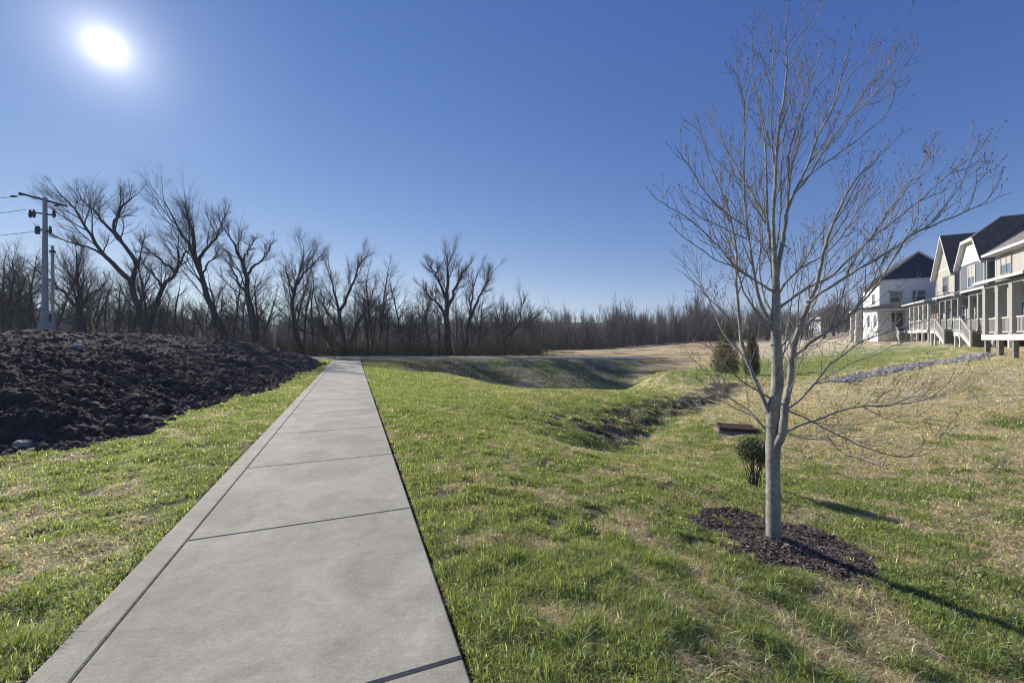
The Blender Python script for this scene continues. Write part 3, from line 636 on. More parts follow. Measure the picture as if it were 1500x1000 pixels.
    line([(1134,664),(1137,652),(1145,640),(1148,624),(1149.5,593),(1157,564),(1160,521),(1166,492),(1176,468),(1181.6,450),(1196,421),(1205,373),(1213,347),(1225,316),(1241,282),(1253,261),(1273,244),(1290,229),(1303,207)], B - .02, B - .55, .040, .003, .75, 10, 70)
    line([(1136,430),(1137,405),(1143,376),(1148,345),(1151.6,316)], B, B + .05, .024, .018, 1, 8, 14, False)
    L = [
     ([(1153,98),(1166,79),(1178,53),(1195,34),(1200,15),(1209,-8)], 0, .1, .006), ([(1153,78),(1173,48),(1190,14),(1196,-10)], 0, -.1, .005),
     ([(1136,440),(1131,385),(1124,321),(1123,268),(1122,220),(1118,192),(1114,153),(1112,117)], 0, .35, .017),
     ([(1136,262),(1131,216),(1130,168),(1131,120),(1134,72),(1135,45)], 0, -.2, .008), ([(1131,130),(1122,108),(1116,85),(1112,80)], 0, -.2, .004),
     ([(1126,604),(1113,573),(1101,545),(1092,523),(1084.7,492),(1082,458),(1078,420),(1079.6,373),(1074.8,345),(1070,320),(1065,301),(1055,277),(1046,256),(1036,228),(1031,208),(1019,185),(1004,178)], 0, .6, .020),
     ([(1130,474),(1113,444),(1106,409),(1098.8,364),(1094,330),(1089,272),(1090,225),(1091.6,192),(1089,144),(1100,115),(1102.4,84),(1102,52)], 0, -.45, .017),
     ([(1090,150),(1083,118),(1076,103)], -.4, -.5, .0045), ([(1091,190),(1096,153),(1102,125),(1112,112)], -.4, -.3, .0045),
     ([(1129,483),(1104,451),(1087,426),(1079,390),(1066,352),(1052,325),(1041,292)], 0, .7, .014),
     ([(1135,428),(1127,424),(1098,405),(1075,390),(1058,366),(1036,345),(1017,325),(993,311),(974,299),(957,292),(954,281)], 0, -.6, .012),
     ([(1075,390),(1046,381),(1029,366),(1003,350),(992,338),(980,327)], -.3, -.6, .006), ([(1058,366),(1046,345),(1040,320),(1020,300),(1008,296)], -.3, -.3, .005),
     ([(1130,637),(1104,609),(1094,598),(1075,588),(1051,566),(1039,549),(1020,530),(1011,522)], 0, .7, .013), ([(1104,609),(1075,597),(1046,581),(1032,564),(1020,552)], .25, .1, .006),
     ([(1128,583),(1104,569),(1085,557),(1068,540),(1049,520),(1032,501)], 0, -.8, .009),
     ([(1097,533),(1080,510),(1065,497),(1053,475),(1041,444),(1030,420),(1036,436),(1024,412),(1010,393),(989,375)], .3, 1.1, .010), ([(1036,436),(1022,415),(1007,405),(993,396)], .8, .9, .005),
     ([(1084,492),(1070,470),(1056,452),(1030,430),(1016,418)], .3, -.3, .007), ([(1126,620),(1118,590),(1112,560),(1090,520),(1070,505),(1055,500)], 0, 1.0, .011),
     ([(1091,330),(1070,318),(1041,292),(1029,277),(1015,251),(1005,239),(993,221)], -.3, -.8, .007), ([(1094,350),(1068,338),(1040,325),(1020,318),(1010,300)], -.3, -.1, .006),
     ([(1124,324),(1106,292),(1091,265),(1078,244),(1067,222),(1060,209),(1046,180),(1046,160)], .2, .8, .009), ([(1123,330),(1094,285),(1070,256),(1055,239),(1034,222),(1026,205)], .2, .5, .007),
     ([(1151,316),(1156,268),(1155,224),(1168,182),(1181,140),(1189,112),(1197,98),(1204,64)], .05, .5, .011),
     ([(1151,316),(1162,285),(1177,256),(1186,234),(1199,197),(1223,153),(1233,112),(1241,75),(1250,60),(1253,40)], .05, -.4, .013),
     ([(1162,285),(1181,265),(1202,229),(1236,179),(1259,145),(1277,125),(1306,96),(1312,62)], .0, .4, .010), ([(1236,179),(1264,156),(1288,130),(1311,106),(1327,86),(1333,54)], .2, .5, .007),
     ([(1264,156),(1293,147),(1316,127),(1340,112)], .3, .7, .005), ([(1170,270),(1200,245),(1228,225),(1254,208),(1280,184),(1298,171),(1308,150),(1309,138)], 0, -.7, .008),
     ([(1223,153),(1240,118),(1264,88),(1280,70),(1287,49)], -.3, -.1, .005), ([(1259,145),(1272,125),(1290,99),(1295,61)], .3, .2, .005), ([(1152,316),(1160,240),(1172,200),(1178,160),(1190,140),(1210,110),(1222,90)], .05, -.5, .009),
     ([(1139,433),(1150,414),(1172,393),(1184,373),(1196,349),(1213,330),(1226,316)], 0, .4, .014), ([(1172,393),(1203,376),(1225,357),(1242,333),(1256,308),(1261,280),(1268,256),(1275,222)], .1, .8, .009),
     ([(1140,452),(1167,431),(1191,417),(1220,405),(1239,383),(1256,369),(1280,345),(1309,325),(1344,296),(1368,274),(1394,252),(1409,236),(1421,219),(1424,198)], 0, .2, .015),
     ([(1394,252),(1414,238),(1433,224),(1440,198)], .18, .1, .005), ([(1394,254),(1421,245),(1438,231),(1459,202)], .18, .3, .005), ([(1344,296),(1370,285),(1400,270),(1431,248)], .15, .0, .005),
     ([(1183,448),(1196,431),(1220,419),(1244,402),(1268,388),(1309,364),(1332,346),(1356,334),(1385,322),(1416,310),(1438,300),(1454,289),(1468,254)], -.3, -.9, .013), ([(1416,310),(1425,291),(1431,268)], -.75, -.7, .0045), ([(1309,364),(1330,350),(1352,325),(1365,312),(1376,295),(1384,275)], -.6, -.4, .005),
     ([(1160,524),(1167,518),(1180,508),(1195,495),(1216,485),(1237,469),(1260,446),(1290,412),(1308,380),(1334,337),(1346,315),(1348,272)], -.1, -.9, .014),
     ([(1237,469),(1262,440),(1275,420),(1290,385),(1300,372),(1330,352),(1345,340)], -.5, -.2, .007), ([(1240,402),(1256,372),(1282,340),(1300,310),(1318,290),(1335,265),(1350,247),(1354,215)], -.4, .3, .008),
     ([(1147,603),(1172,586),(1193,562),(1216,531),(1234,521),(1260,500),(1300,487),(1340,474),(1370,465),(1398,452)], 0, .5, .012), ([(1193,562),(1219,557),(1245,560),(1262,566),(1284,560)], .15, .3, .006),
     ([(1193,562),(1222,546),(1250,530),(1280,522),(1302,508),(1330,500)], .15, .8, .006), ([(1166,500),(1180,470),(1196,440),(1210,392),(1207,350),(1205,330)], -.2, .5, .008),
     ([(1149,633),(1172,622),(1200,614),(1232,600),(1263,594),(1297,593),(1328,591),(1362,583),(1380,573),(1396,549)], 0, -.5, .012), ([(1328,591),(1350,587),(1380,577),(1400,565)], -.35, -.3, .004),
     ([(1263,594),(1300,596),(1325,585),(1344,573),(1359,555)], -.2, .1, .005), ([(1263,594),(1297,614),(1328,620),(1346,622),(1359,613)], -.2, -.5, .005),
     ([(1154,601),(1185,614),(1213,630),(1245,646),(1276,659),(1307,668),(1341,669),(1370,661),(1381,637)], 0, -.7, .008), ([(1213,640),(1232,664),(1266,674),(1300,686)], -.3, -.2, .005),
     ([(1150,633),(1185,644),(1213,640),(1240,632),(1252,620)], 0, .4, .006), ([(1136,540),(1148,520),(1153,480),(1160,440),(1168,400),(1176,370),(1190,340)], 0, .9, .010), ([(1134,590),(1140,560),(1152,535),(1176,512),(1205,500),(1235,505)], 0, 1.0, .009),
     ([(1137,470),(1120,440),(1112,400),(1114,350),(1108,300),(1104,250),(1108,205),(1118,170)], 0, 1.0, .010), ([(1136,520),(1150,500),(1170,480),(1210,455),(1250,420),(1280,395),(1296,360),(1310,345)], 0, 1.1, .011),
     ([(1133,385),(1140,350),(1144,300),(1144,240),(1150,190),(1162,150),(1170,110),(1174,90)], 0, .45, .009), ([(1137,412),(1128,380),(1112,352),(1098,340),(1086,312),(1080,280),(1066,262)], 0, .3, .007),
    ]
    for pts, a, b, r in L: line(pts, B + a, B + b, r * 1.05, .0022, .8, 6 if r > .008 else 5)
    tr.build('trunk', M['hero'], root, base); cr.build('crown', M['twig'], root, base)
    P = np.array([b[0] for b in buds]); D = np.array([b[1] for b in buds]); S = np.array([b[2] for b in buds])
    A = np.cross(D, np.array([.3, .5, .81])[None]); A /= np.linalg.norm(A, axis=1)[:, None]; Bv = np.cross(D, A)
    l = .0115 * S; w = .0036 * S ** .5
    V = np.stack([P - D * (l * .1)[:, None]] + [P + D * (l * .4)[:, None] + (A * cos(k * pi / 2) + Bv * sin(k * pi / 2)) * w[:, None] for k in range(4)] + [P + D * l[:, None]], 1)
    f = np.array([(0, 2, 1), (0, 3, 2), (0, 4, 3), (0, 1, 4), (5, 1, 2), (5, 2, 3), (5, 3, 4), (5, 4, 1)]); F = (f[None] + (np.arange(len(P)) * 6)[:, None, None]).reshape(-1, 3)
    mesh_obj('buds', V.reshape(-1, 3) - base[None], [F], M['bud'], root)
    print('hero buds', len(P))
hero()
# ------------------------------------------------------------------ old bare trees
def grow(rs, tr, cr, p, d, ln, r, lvl, spec):
    """one branch and everything on it; lvl 0 is the stem"""
    n = (9, 7, 5, 4, 3)[min(lvl, 4)]; P = [p]; dd = d.copy(); wob = (.05, .08, .11, .14, .18)[min(lvl, 4)]
    for i in range(n - 1):
        dd = unit(dd + np.array([0, 0, spec['up'] * (1 if lvl else .3)]) + rs.normal(0, wob, 3)); P.append(P[-1] + dd * ln / (n - 1))
    P = np.array(P); R = r * (1 - (.68 if lvl == 0 else .75) * np.linspace(0, 1, n) ** .9)
    (tr if lvl <= 1 else cr).add(P, R, (7, 5, 4, 3, 3)[min(lvl, 4)])
    children(rs, tr, cr, P, R, ln, lvl, spec)
def children(rs, tr, cr, P, R, ln, lvl, spec, lo=None):
    if lvl >= spec['depth']: return
    m = spec['kids'][min(lvl, len(spec['kids']) - 1)]; n = len(P); lo = lo if lo is not None else (spec['lo'] if lvl == 0 else .18)
    for i in range(m):
        f = lo + (1 - lo) * (i + rs.rand()) / m; j = f * (n - 1); a = min(int(j), n - 2); b = j - a; q = P[a] * (1 - b) + P[a + 1] * b
        t = unit(P[a + 1] - P[a]); ang = spec['ang'][min(lvl, len(spec['ang']) - 1)] * rs.uniform(.7, 1.25)
        if i == m - 1: ang *= .3; q = P[-1]; a = n - 2
        d = unit(t * cos(ang) + perp(rs, t) * sin(ang))
        if d[2] < -.25: d[2] *= -.5; d = unit(d)
        l = ln * spec['ratio'][min(lvl, len(spec['ratio']) - 1)] * (1.15 - (.68 if lvl == 0 else .6) * f) * rs.uniform(.6, 1.2)
        rr = min(R[a] * .55, (.070, .028, .0125, .0065, .006)[lvl] * spec.get('rk', 1))
        grow(rs, tr, cr, q, d, l, rr, lvl + 1, spec)
SPEC = dict(up=.10, depth=4, kids=(12, 8, 6, 5), ang=(.62, .58, .55, .55), ratio=(.55, .55, .55, .55), lo=.30, r0=.22)
def proto(seed, H, name='bare_tree', spec=None, lean=(0, 0), stems=1, mats=('bark', 'twigd'), r0=None):
    """tree at the origin; returns (trunk mesh, crown mesh)"""
    rs = RS(seed); sp = dict(SPEC); sp.update(spec or {}); sp['r0'] = r0 or H * .018; tr = Tubes(); cr = Tubes()
    for k in range(stems):
        d = unit(np.array([lean[0] + (rs.normal(0, .22) if stems > 1 else 0), lean[1] + (rs.normal(0, .15) if stems > 1 else 0), 1.0]))
        grow(rs, tr, cr, np.array([rs.normal(0, .15) * (stems > 1), rs.normal(0, .1) * (stems > 1), -.5]), d, H * .80 * (1 if k == 0 else rs.uniform(.7, 1)), sp['r0'], 0, sp)
    a = tr.build('trunk', M[mats[0]]); b = cr.build('crown', M[mats[1]])
    ta, tb = a.data, b.data; bpy.data.objects.remove(a); bpy.data.objects.remove(b); return ta, tb
def put_tree(pm, x, y, s=1, rz=0, label=None, name='bare_tree', group=None, cat='tree', z=None, sz=None):
    e = empty(name, (x, y, tz(x, y) if z is None else z), rz); e.scale = (s, s, sz or s); tag(e, label, cat, group)
    for nm, me in zip(('trunk', 'crown'), pm): link(bpy.data.objects.new(nm, me), e)
    return e
def skel_tree(seed, Y, stems, label, spec=None, sub=1.0, dy=0.6, name='bare_tree'):
    """stems: list of (pixel polyline, r_start, r_end, depth offset at the end, number of limbs)"""
    rs = RS(seed); sp = dict(SPEC); sp.update(spec or {}); tr = Tubes(); cr = Tubes()
    b0 = px(*stems[0][0][0], Y); base = np.array([b0[0], Y, min(b0[2], tz(b0[0], Y)) - .3])
    for k, (pl, r0, r1, oy0, oy, m) in enumerate(stems):
        n = len(pl); L = np.array([px(u, v, Y + oy0 + (oy - oy0) * i / (n - 1)) for i, (u, v) in enumerate(pl)])
        if k == 0 or pl[0] == stems[0][0][0]: L = np.vstack([base + np.array((0, oy0, 0)), L])
        ln = np.linalg.norm(np.diff(L, axis=0), axis=1).sum(); R = np.linspace(r0 * .92, r1 * .7, len(L)); Q, RR = resample(L, R, 16)
        Q[1:] += rs.normal(0, .05, (15, 3)); tr.add(Q, RR, 9); sp['r0'] = r0 * .9
        s2 = dict(sp); s2['kids'] = (m,) + tuple(sp['kids'][1:]); s2['r0'] = max(r0, .12)
        children(rs, tr, cr, Q, RR, ln * sub, 0, s2, lo=sp.get('slo', .35))
    root = empty(name, base); tag(root, label, 'tree')
    tr.build('trunk', M['bark'], root, base); cr.build('crown', M['twigd'], root, base)
SS = dict(kids=(10, 9, 8, 5), ang=(.60, .55, .55, .5), ratio=(.42, .66, .60, .55), up=.07, rk=.8)
skel_tree(1, 33, [
    ([(216,494),(210,472),(203,453),(197,438),(194,421),(196,405),(200,388),(205,376)], .36, .14, 0, 0, 3),
    ([(194,421),(186,402),(172,390),(157,378),(145,366),(136,350),(129,333),(116,318),(104,302),(92,286),(80,274)], .22, .03, 0, -1.5, 12),
    ([(200,390),(190,370),(178,355),(168,333),(168,318),(176,306),(190,290),(204,285)], .18, .03, 0, 1.0, 11),
    ([(178,355),(160,335),(146,318),(130,300),(115,285),(112,275)], .11, .03, .5, 2.0, 9),
    ([(157,378),(130,362),(110,358),(90,350),(74,342)], .10, .03, -.5, -2.5, 8)], 'tall black leaning tree forking low into a wide crown, highest left of the path', SS)
skel_tree(2, 34, [
    ([(216,492),(222,470),(229,450),(233,432),(237,420),(248,408),(257,402),(263,390),(266,378),(262,368),(258,360)], .27, .06, 0, 0, 9),
    ([(264,386),(270,372),(276,362),(280,345)], .10, .02, 0, 1, 6), ([(260,400),(245,388),(225,372),(212,362),(204,350)], .12, .02, 0, -1, 8), ([(237,420),(230,408),(220,395),(210,390)], .12, .02, 0, 1.5, 6)],
    'dark tree with crooked hooked limbs growing close beside the tall forked tree', SS)
skel_tree(3, 36, [
    ([(339,509),(332,492),(324,480),(316,465),(308,450),(303,432),(299,416),(293,397),(288,384),(284,370),(275,356),(268,342),(260,330),(250,312),(242,294)], .38, .04, 0, -1, 12),
    ([(293,397),(290,384),(294,372),(302,365),(309,358),(318,346),(323,338),(328,324),(330,305)], .20, .03, 0, 1, 12),
    ([(286,380),(283,350),(280,330),(274,312),(272,300)], .16, .03, 0, .5, 10), ([(297,400),(303,385),(316,376),(324,360)], .10, .02, 0, -1, 6)],
    'tall bare tree leaning left behind the right slope of the soil mound', SS)
skel_tree(4, 38, [
    ([(376,514),(374,495),(370,470),(366,450),(361,434),(362,414),(359,398),(357,384),(353,372),(345,362),(337,353),(332,342),(329,334)], .36, .04, 0, -1, 11),
    ([(362,402),(370,392),(377,387),(384,380),(390,372),(396,362),(402,352)], .14, .03, 0, 1, 9), ([(360,430),(350,415),(344,402),(337,388),(330,380)], .13, .03, 0, 1, 8), ([(357,384),(360,372),(372,355),(376,345)], .12, .02, 0, -.5, 8)],
    'bare tree with a gently bent thick trunk, next right of the leaning tree', SS)
skel_tree(5, 40, [
    ([(443,520),(438,500),(432,478),(429,460),(428,443),(430,428),(434,415),(438,403),(442,390),(444,377),(445,365)], .30, .04, 0, 0, 12),
    ([(430,428),(438,412),(447,397),(458,388),(467,378),(474,370)], .15, .03, 0, 1, 10), ([(429,430),(424,412),(420,400),(414,390)], .13, .03, 0, -1, 8)],
    'fan-crowned bare tree left of the far end of the sidewalk', SS)
skel_tree(6, 42, [
    ([(509,521),(504,500),(500,480),(496,460),(494,445),(488,425),(486,405),(482,390)], .30, .04, 0, 0, 10),
    ([(496,460),(506,440),(514,422),(522,402),(528,385),(530,370)], .20, .03, 0, 1, 12), ([(512,521),(516,495),(524,470),(535,455),(545,440),(548,420)], .24, .04, .4, 2, 12), ([(500,480),(480,462),(472,440),(470,425)], .13, .03, 0, -1, 8)],
    'broad many-stemmed bare tree straight behind the far end of the sidewalk', SS)
skel_tree(7, 41, [
    ([(658,521),(656,495),(654,467),(655,448),(655,434),(657,415),(657,402),(656,388),(654,375)], .42, .05, 0, 0, 12),
    ([(652,462),(644,448),(634,438),(624,428),(616,415)], .18, .03, 0, -1, 10), ([(656,450),(664,430),(672,410),(680,396),(686,388)], .20, .03, 0, 1, 11), ([(654,440),(646,420),(638,402),(630,390),(624,384)], .18, .03, 0, 1, 11)],
    'tallest bare tree right of the sidewalk, round crown above an ivy-dark trunk', SS)
skel_tree(8, 42, [
    ([(683,521),(683,498),(685,478),(690,458),(692,440),(690,425),(696,412),(702,395)], .22, .04, 0, 0, 9),
    ([(688,468),(696,448),(702,435),(710,420),(716,408),(720,400),(727,393)], .17, .03, 0, 1, 10)],
    'slim bare tree forked into two slanting stems beside the round-crowned tree', SS)
skel_tree(9, 43, [
    ([(740,521),(738,505),(740,494),(747,486),(755,482),(762,470),(764,452),(763,435)], .22, .04, 0, 0, 11),
    ([(745,488),(760,476),(775,470),(788,463),(797,457)], .13, .02, 0, 1, 8)],
    'low crooked bare tree bending right where the road meets the woods', SS)
skel_tree(10, 36, [
    ([(117,492),(116,470),(115,450),(114,430),(113,410),(112,390),(113,368)], .30, .05, 0, 0, 16), ([(116,455),(98,432),(80,415),(60,400),(42,385)], .13, .03, 0, -1, 9), ([(116,450),(135,430),(150,418),(162,405)], .12, .03, 0, 1, 8)],
    'upright dark tree with level side limbs just right of the utility pole', SS)
skel_tree(11, 35, [
    ([(12,492),(14,470),(14,450),(16,430),(20,405),(18,385)], .26, .05, 0, 0, 14), ([(12,470),(2,450),(-12,430),(-20,410)], .13, .03, 0, 1, 8), ([(14,460),(26,440),(34,420),(40,400)], .12, .03, 0, -1, 8)],
    'bare round-topped tree at the left edge of the picture, left of the utility pole', SS)
# the thicket: copied trees standing among and behind
PR = [proto(100 + k, 10, spec=dict(kids=(11, 8, 6, 4), up=.05 + .03 * (k % 3), lo=.28 + .05 * (k % 4), ang=(.95, .75, .65, .6), ratio=(.52, .60, .55, .55), rk=.8), lean=((k % 3 - 1) * .16, 0), stems=(1, 2, 1, 3, 1, 2)[k % 6], r0=.14) for k in range(9)]
PP = [proto(140 + k, 10, spec=dict(kids=(12, 7, 5, 4), up=.14, lo=.2), lean=((k % 3 - 1) * .1, 0), stems=(1, 2, 1)[k % 3], r0=.12, mats=('barkp', 'twigp')) for k in range(4)]
PF = [proto(170 + k, 10, spec=dict(kids=(12, 8, 6, 4), up=.11, lo=.2, ang=(.9, .8, .7, .6)), lean=((k % 3 - 1) * .1, 0), stems=(1, 2, 1, 3)[k % 4], r0=.13, mats=('bark', 'twigf')) for k in range(5)]
rs = RS(77)
def row(n, us, Ys, hs, protos, label, group, name='bare_tree', jit=1.0):
    for i in range(n):
        u = us[0] + (us[1] - us[0]) * (i + rs.rand()) / n; f = (u - us[0]) / (us[1] - us[0]); Y = (Ys[0] + (Ys[1] - Ys[0]) * f) + rs.uniform(-1, 1) * Ys[2]
        h = rs.uniform(*hs) * (1.0 if rs.rand() < .8 else 1.25); x = (u - HU) / FPX * Y
        put_tree(protos[rs.randint(len(protos))], x, Y, h / 10, rs.uniform(0, 6.28), label, name, group, sz=h / 10 * rs.uniform(.9, 1.15))
row(17, (-30, 640), (40, 47, 3), (8.6, 11.2), PR[:9], 'tall slim bare tree in the creek wood edge, between the big leaning trees', 'tall slim trees of the creek wood edge')
row(26, (-60, 560), (37, 46, 3), (6.5, 9.5), PR, 'slender dark bare tree in the thicket behind the soil mound and sidewalk', 'slender trees in the front thicket')
row(20, (540, 790), (42, 50, 3), (5, 7.6), PR, 'slender dark bare tree in the thicket behind the road right of the sidewalk', 'slender trees behind the road')
row(30, (-120, 800), (54, 70, 6), (9, 12.5), PR, 'bare tree standing deeper in the creek woods', 'trees deeper in the creek woods')
row(46, (770, 1060), (66, 98, 5), (4.6, 7.2), PF + PP[:2], 'bare tree in the long wood edge beyond the tan field', 'trees along the far wood edge')
row(20, (790, 1060), (64, 92, 3), (5.2, 8.0), PP, 'pale-stemmed bare tree in the long wood edge beyond the tan field', 'pale trees along the far wood edge')
row(26, (1040, 1290), (104, 140, 8), (6, 8), PF + PP[:1], 'bare brown tree on the far rise behind the cedars and houses', 'trees on the far rise')
# far wood as one mass
def mass(name, seed, n, region, hs, protos, label, mat):
    rs = RS(seed); VV = []; QQ = []; off = 0
    P0 = []
    for pm in protos:
        for me in pm:
            v = np.empty(len(me.vertices) * 3, np.float32); me.vertices.foreach_get('co', v); l = np.empty(len(me.loops), np.int32); me.loops.foreach_get('vertex_index', l); P0.append((v.reshape(-1, 3), l.reshape(-1, 4)))
    for i in range(n):
        u, Y = region(rs); x = (u - HU) / FPX * Y; h = rs.uniform(*hs) / 10 * (.62 + .72 * float(vn(np.array([u / 38.]), np.array([Y / 60.]), 8)[0])); a = rs.uniform(0, 6.28); k = rs.randint(len(protos)); z = tz(x, Y)
        for v, q in P0[2 * k:2 * k + 2]:
            w = v * h; w = np.stack([w[:, 0] * cos(a) - w[:, 1] * sin(a) + x, w[:, 0] * sin(a) + w[:, 1] * cos(a) + Y, w[:, 2] + z], 1); VV.append(w); QQ.append(q + off); off += len(w)
    tag(mesh_obj(name, np.vstack(VV), [np.vstack(QQ)], mat, smooth=True), label, 'woodland', kind='stuff')
LOW = [proto(200 + k, 10, spec=dict(kids=(12, 6, 5), depth=3, up=.13, lo=.05), stems=2 + k % 2, r0=.2) for k in range(4)]
mass('woodland', 9, 420, lambda r: (r.uniform(-200, 1300), r.uniform(75, 125) + 0), (7, 10.5), LOW, 'brown leafless woodland filling the creek valley behind the nearer trees', M['twigf'])
mass('hill_woodland', 10, 620, lambda r: (r.uniform(-220, 1400), 150 + 200 * r.rand() ** 1.3), (8, 13), LOW, 'hazy wooded hillside along the horizon', M['twigf'])
# undergrowth: twiggy brush with a few leaves, and dry weeds along the wood edge
def brush(name, seed, pts, label, leafcol, dens=1.0, leafy=.5):
    rs = RS(seed); cr = Tubes(); LV = []; LC = []
    for (x, y, s) in pts:
        z = tz(x, y) - .1
        for k in range(int(7 * dens)):
            d = unit(np.array([rs.normal(0, .5), rs.normal(0, .5), 1.0])); p = np.array([x + rs.normal(0, .35 * s), y + rs.normal(0, .35 * s), z]); ln = s * rs.uniform(.5, 1.1)
            P = [p]; dd = d
            for i in range(4): dd = unit(dd + rs.normal(0, .25, 3)); P.append(P[-1] + dd * ln / 4)
            P = np.array(P); cr.add(P, np.linspace(.018, .006, 5), 3)
            for j in range(5):
                q = P[rs.randint(1, 5)]; e = unit(np.array([rs.normal(), rs.normal(), rs.uniform(-.1, 1)])); l2 = ln * rs.uniform(.2, .45)
                m1 = q + e * l2 * .5 + rs.normal(0, .04, 3); cr.add(np.array([q, m1, m1 + unit(e + rs.normal(0, .4, 3)) * l2 * .5]), np.array([.009, .006, .004]), 3)
                if rs.rand() < leafy:
                    for _ in range(rs.randint(2, 7)): LV.append(q + e * l2 * rs.rand() + rs.normal(0, .09, 3)); LC.append(leafcol[rs.randint(len(leafcol))])
    V, F = cr.arrays(); C = np.tile(np.array((.09, .076, .064)), (len(V), 1)) * np.exp(rs.normal(0, .2, (len(V), 1)))
    n = len(LV); LV = np.array(LV); LC = np.array(LC) * np.exp(rs.normal(0, .35, (n, 1))); sz = rs.uniform(.035, .08, n)
    R3 = rotm(rs, n); q = np.array([(-1, 0, 0), (0, -.55, .1), (1, 0, 0), (0, .55, .1)]) ; LVv = np.einsum('nij,kj->nki', R3, q) * sz[:, None, None] + LV[:, None]
    FL = np.arange(n * 4).reshape(n, 4) + len(V)
    tag(mesh_obj(name, np.vstack([V, LVv.reshape(-1, 3)]), [np.vstack([F, FL])], M['leaf'], smooth=False, col=np.vstack([C, np.repeat(LC, 4, 0)])), label, 'undergrowth', kind='stuff')
rs = RS(31); pts = []
for i in range(430):
    u = rs.uniform(-90, 800); Y = np.interp(u, (-90, 350, 480, 800), (31.5, 37.5, 39.5, 41)) + rs.exponential(4.5); pts.append(((u - HU) / FPX * Y, Y, rs.uniform(1.3, 3.0)))
brush('undergrowth', 32, pts, 'tangled brown brush with scattered olive and yellow leaves under the creek trees', [(.20, .17, .05), (.11, .125, .04), (.26, .20, .06), (.09, .10, .04), (.16, .10, .05)], 1.5, .55)
rs = RS(33); pts = []
for i in range(420):
    u = rs.uniform(760, 1120); Y = np.interp(u, (760, 1060, 1120), (57, 90, 100)) + rs.exponential(6); pts.append(((u - HU) / FPX * Y, Y, rs.uniform(1.8, 4.4)))
brush('far_undergrowth', 34, pts, 'grey brown brush along the foot of the far wood edge', [(.16, .14, .07), (.11, .125, .05), (.19, .15, .08)], 1.2, .5)
# ------------------------------------------------------------------ houses
RZ = math.atan2(-.518, .856)
F0 = np.array((35.3, 27.0))
def hw(x, y): return F0[0] + .856 * x + .518 * y, F0[1] - .518 * x + .856 * y
def house_root(name, x, y, label, z=0.0):
    w = hw(x, y); e = empty(name, (w[0], w[1], z), RZ); tag(e, label, 'house', None); e['_o'] = (x, y); return e
def window(root, x, y0, y1, z0, z1, sashes=2, frame='trim', glass='glassb', face='x', mull=True, muntin=False):
    """a window in the wall plane; face 'x': wall looks to -x, spans y; face 'y': wall looks to -y, spans x (then x is the wall's y)"""
    def B(mb, a0, a1, d0, d1, b0, b1, mi=0):
        if face == 'x': mb.box(x - d1, x - d0, a0, a1, b0, b1, mi)
        else: mb.box(a0, a1, x - d1, x - d0, b0, b1, mi)
    w = MB(); t = .09
    B(w, y0 - t, y0, 0, .06, z0 - t, z1 + t); B(w, y1, y1 + t, 0, .06, z0 - t, z1 + t); B(w, y0, y1, 0, .06, z1, z1 + t); B(w, y0 - .03, y1 + .03, 0, .085, z0 - t, z0)
    k = (y1 - y0) / sashes
    for i in range(1, sashes): B(w, y0 + k * i - .035, y0 + k * i + .035, 0, .05, z0, z1)
    B(w, y0, y1, 0, .045, (z0 + z1) / 2 - .025, (z0 + z1) / 2 + .025)
    f = w.build('window', M[frame], root)
    g = MB(); B(g, y0, y1, 0.004, .018, z0, z1); p = g.build('pane', M[glass], f)
    c = MB(); B(c, y0, y1, .019, .024, z0 + (z1 - z0) * .52, z1 - .02) ; c.build('blind', M['cream'] if glass == 'glassb' else M['glassb'], f)
    return f
def door(root, x, y0, z0, face='x', w=.95, h=2.05, lite=True):
    def B(mb, a0, a1, d0, d1, b0, b1):
        if face == 'x': mb.box(x - d1, x - d0, a0, a1, b0, b1)
        else: mb.box(a0, a1, x - d1, x - d0, b0, b1)
    fr = MB(); B(fr, y0 - .1, y0, 0, .06, z0, z0 + h + .1); B(fr, y0 + w, y0 + w + .1, 0, .06, z0, z0 + h + .1); B(fr, y0, y0 + w, 0, .06, z0 + h, z0 + h + .1); fr.build('door_frame', M['trim'], root)
    d = MB(); B(d, y0, y0 + w, .005, .04, z0, z0 + h); o = d.build('door', M['door'], root)
    g = MB(); B(g, y0 + .16, y0 + w - .16, .041, .05, z0 + .75, z0 + h - .15); g.build('pane', M['glassb'], o)
    kb = MB(); B(kb, y0 + .06, y0 + .10, .041, .09, z0 + .95, z0 + 1.05); kb.build('handle', M['iron'], o)
def railing(root, a, b, z0, mat='trim', h=.95):
    m = MB(); a = np.array(a, float); b = np.array(b, float); L = np.linalg.norm((b - a)[:2]); za, zb = a[2], b[2]
    m.bar(a + (0, 0, h), b + (0, 0, h), .07, .07); m.bar(a + (0, 0, .12), b + (0, 0, .12), .05, .06)
    n = max(2, int(L / .13))
    for i in range(1, n):
        p = a + (b - a) * i / n; m.bar(p + (0, 0, .15), p + (0, 0, h - .035), .035, .035, up=(1, 0, 0))
    m.build('railing', M[mat], root)
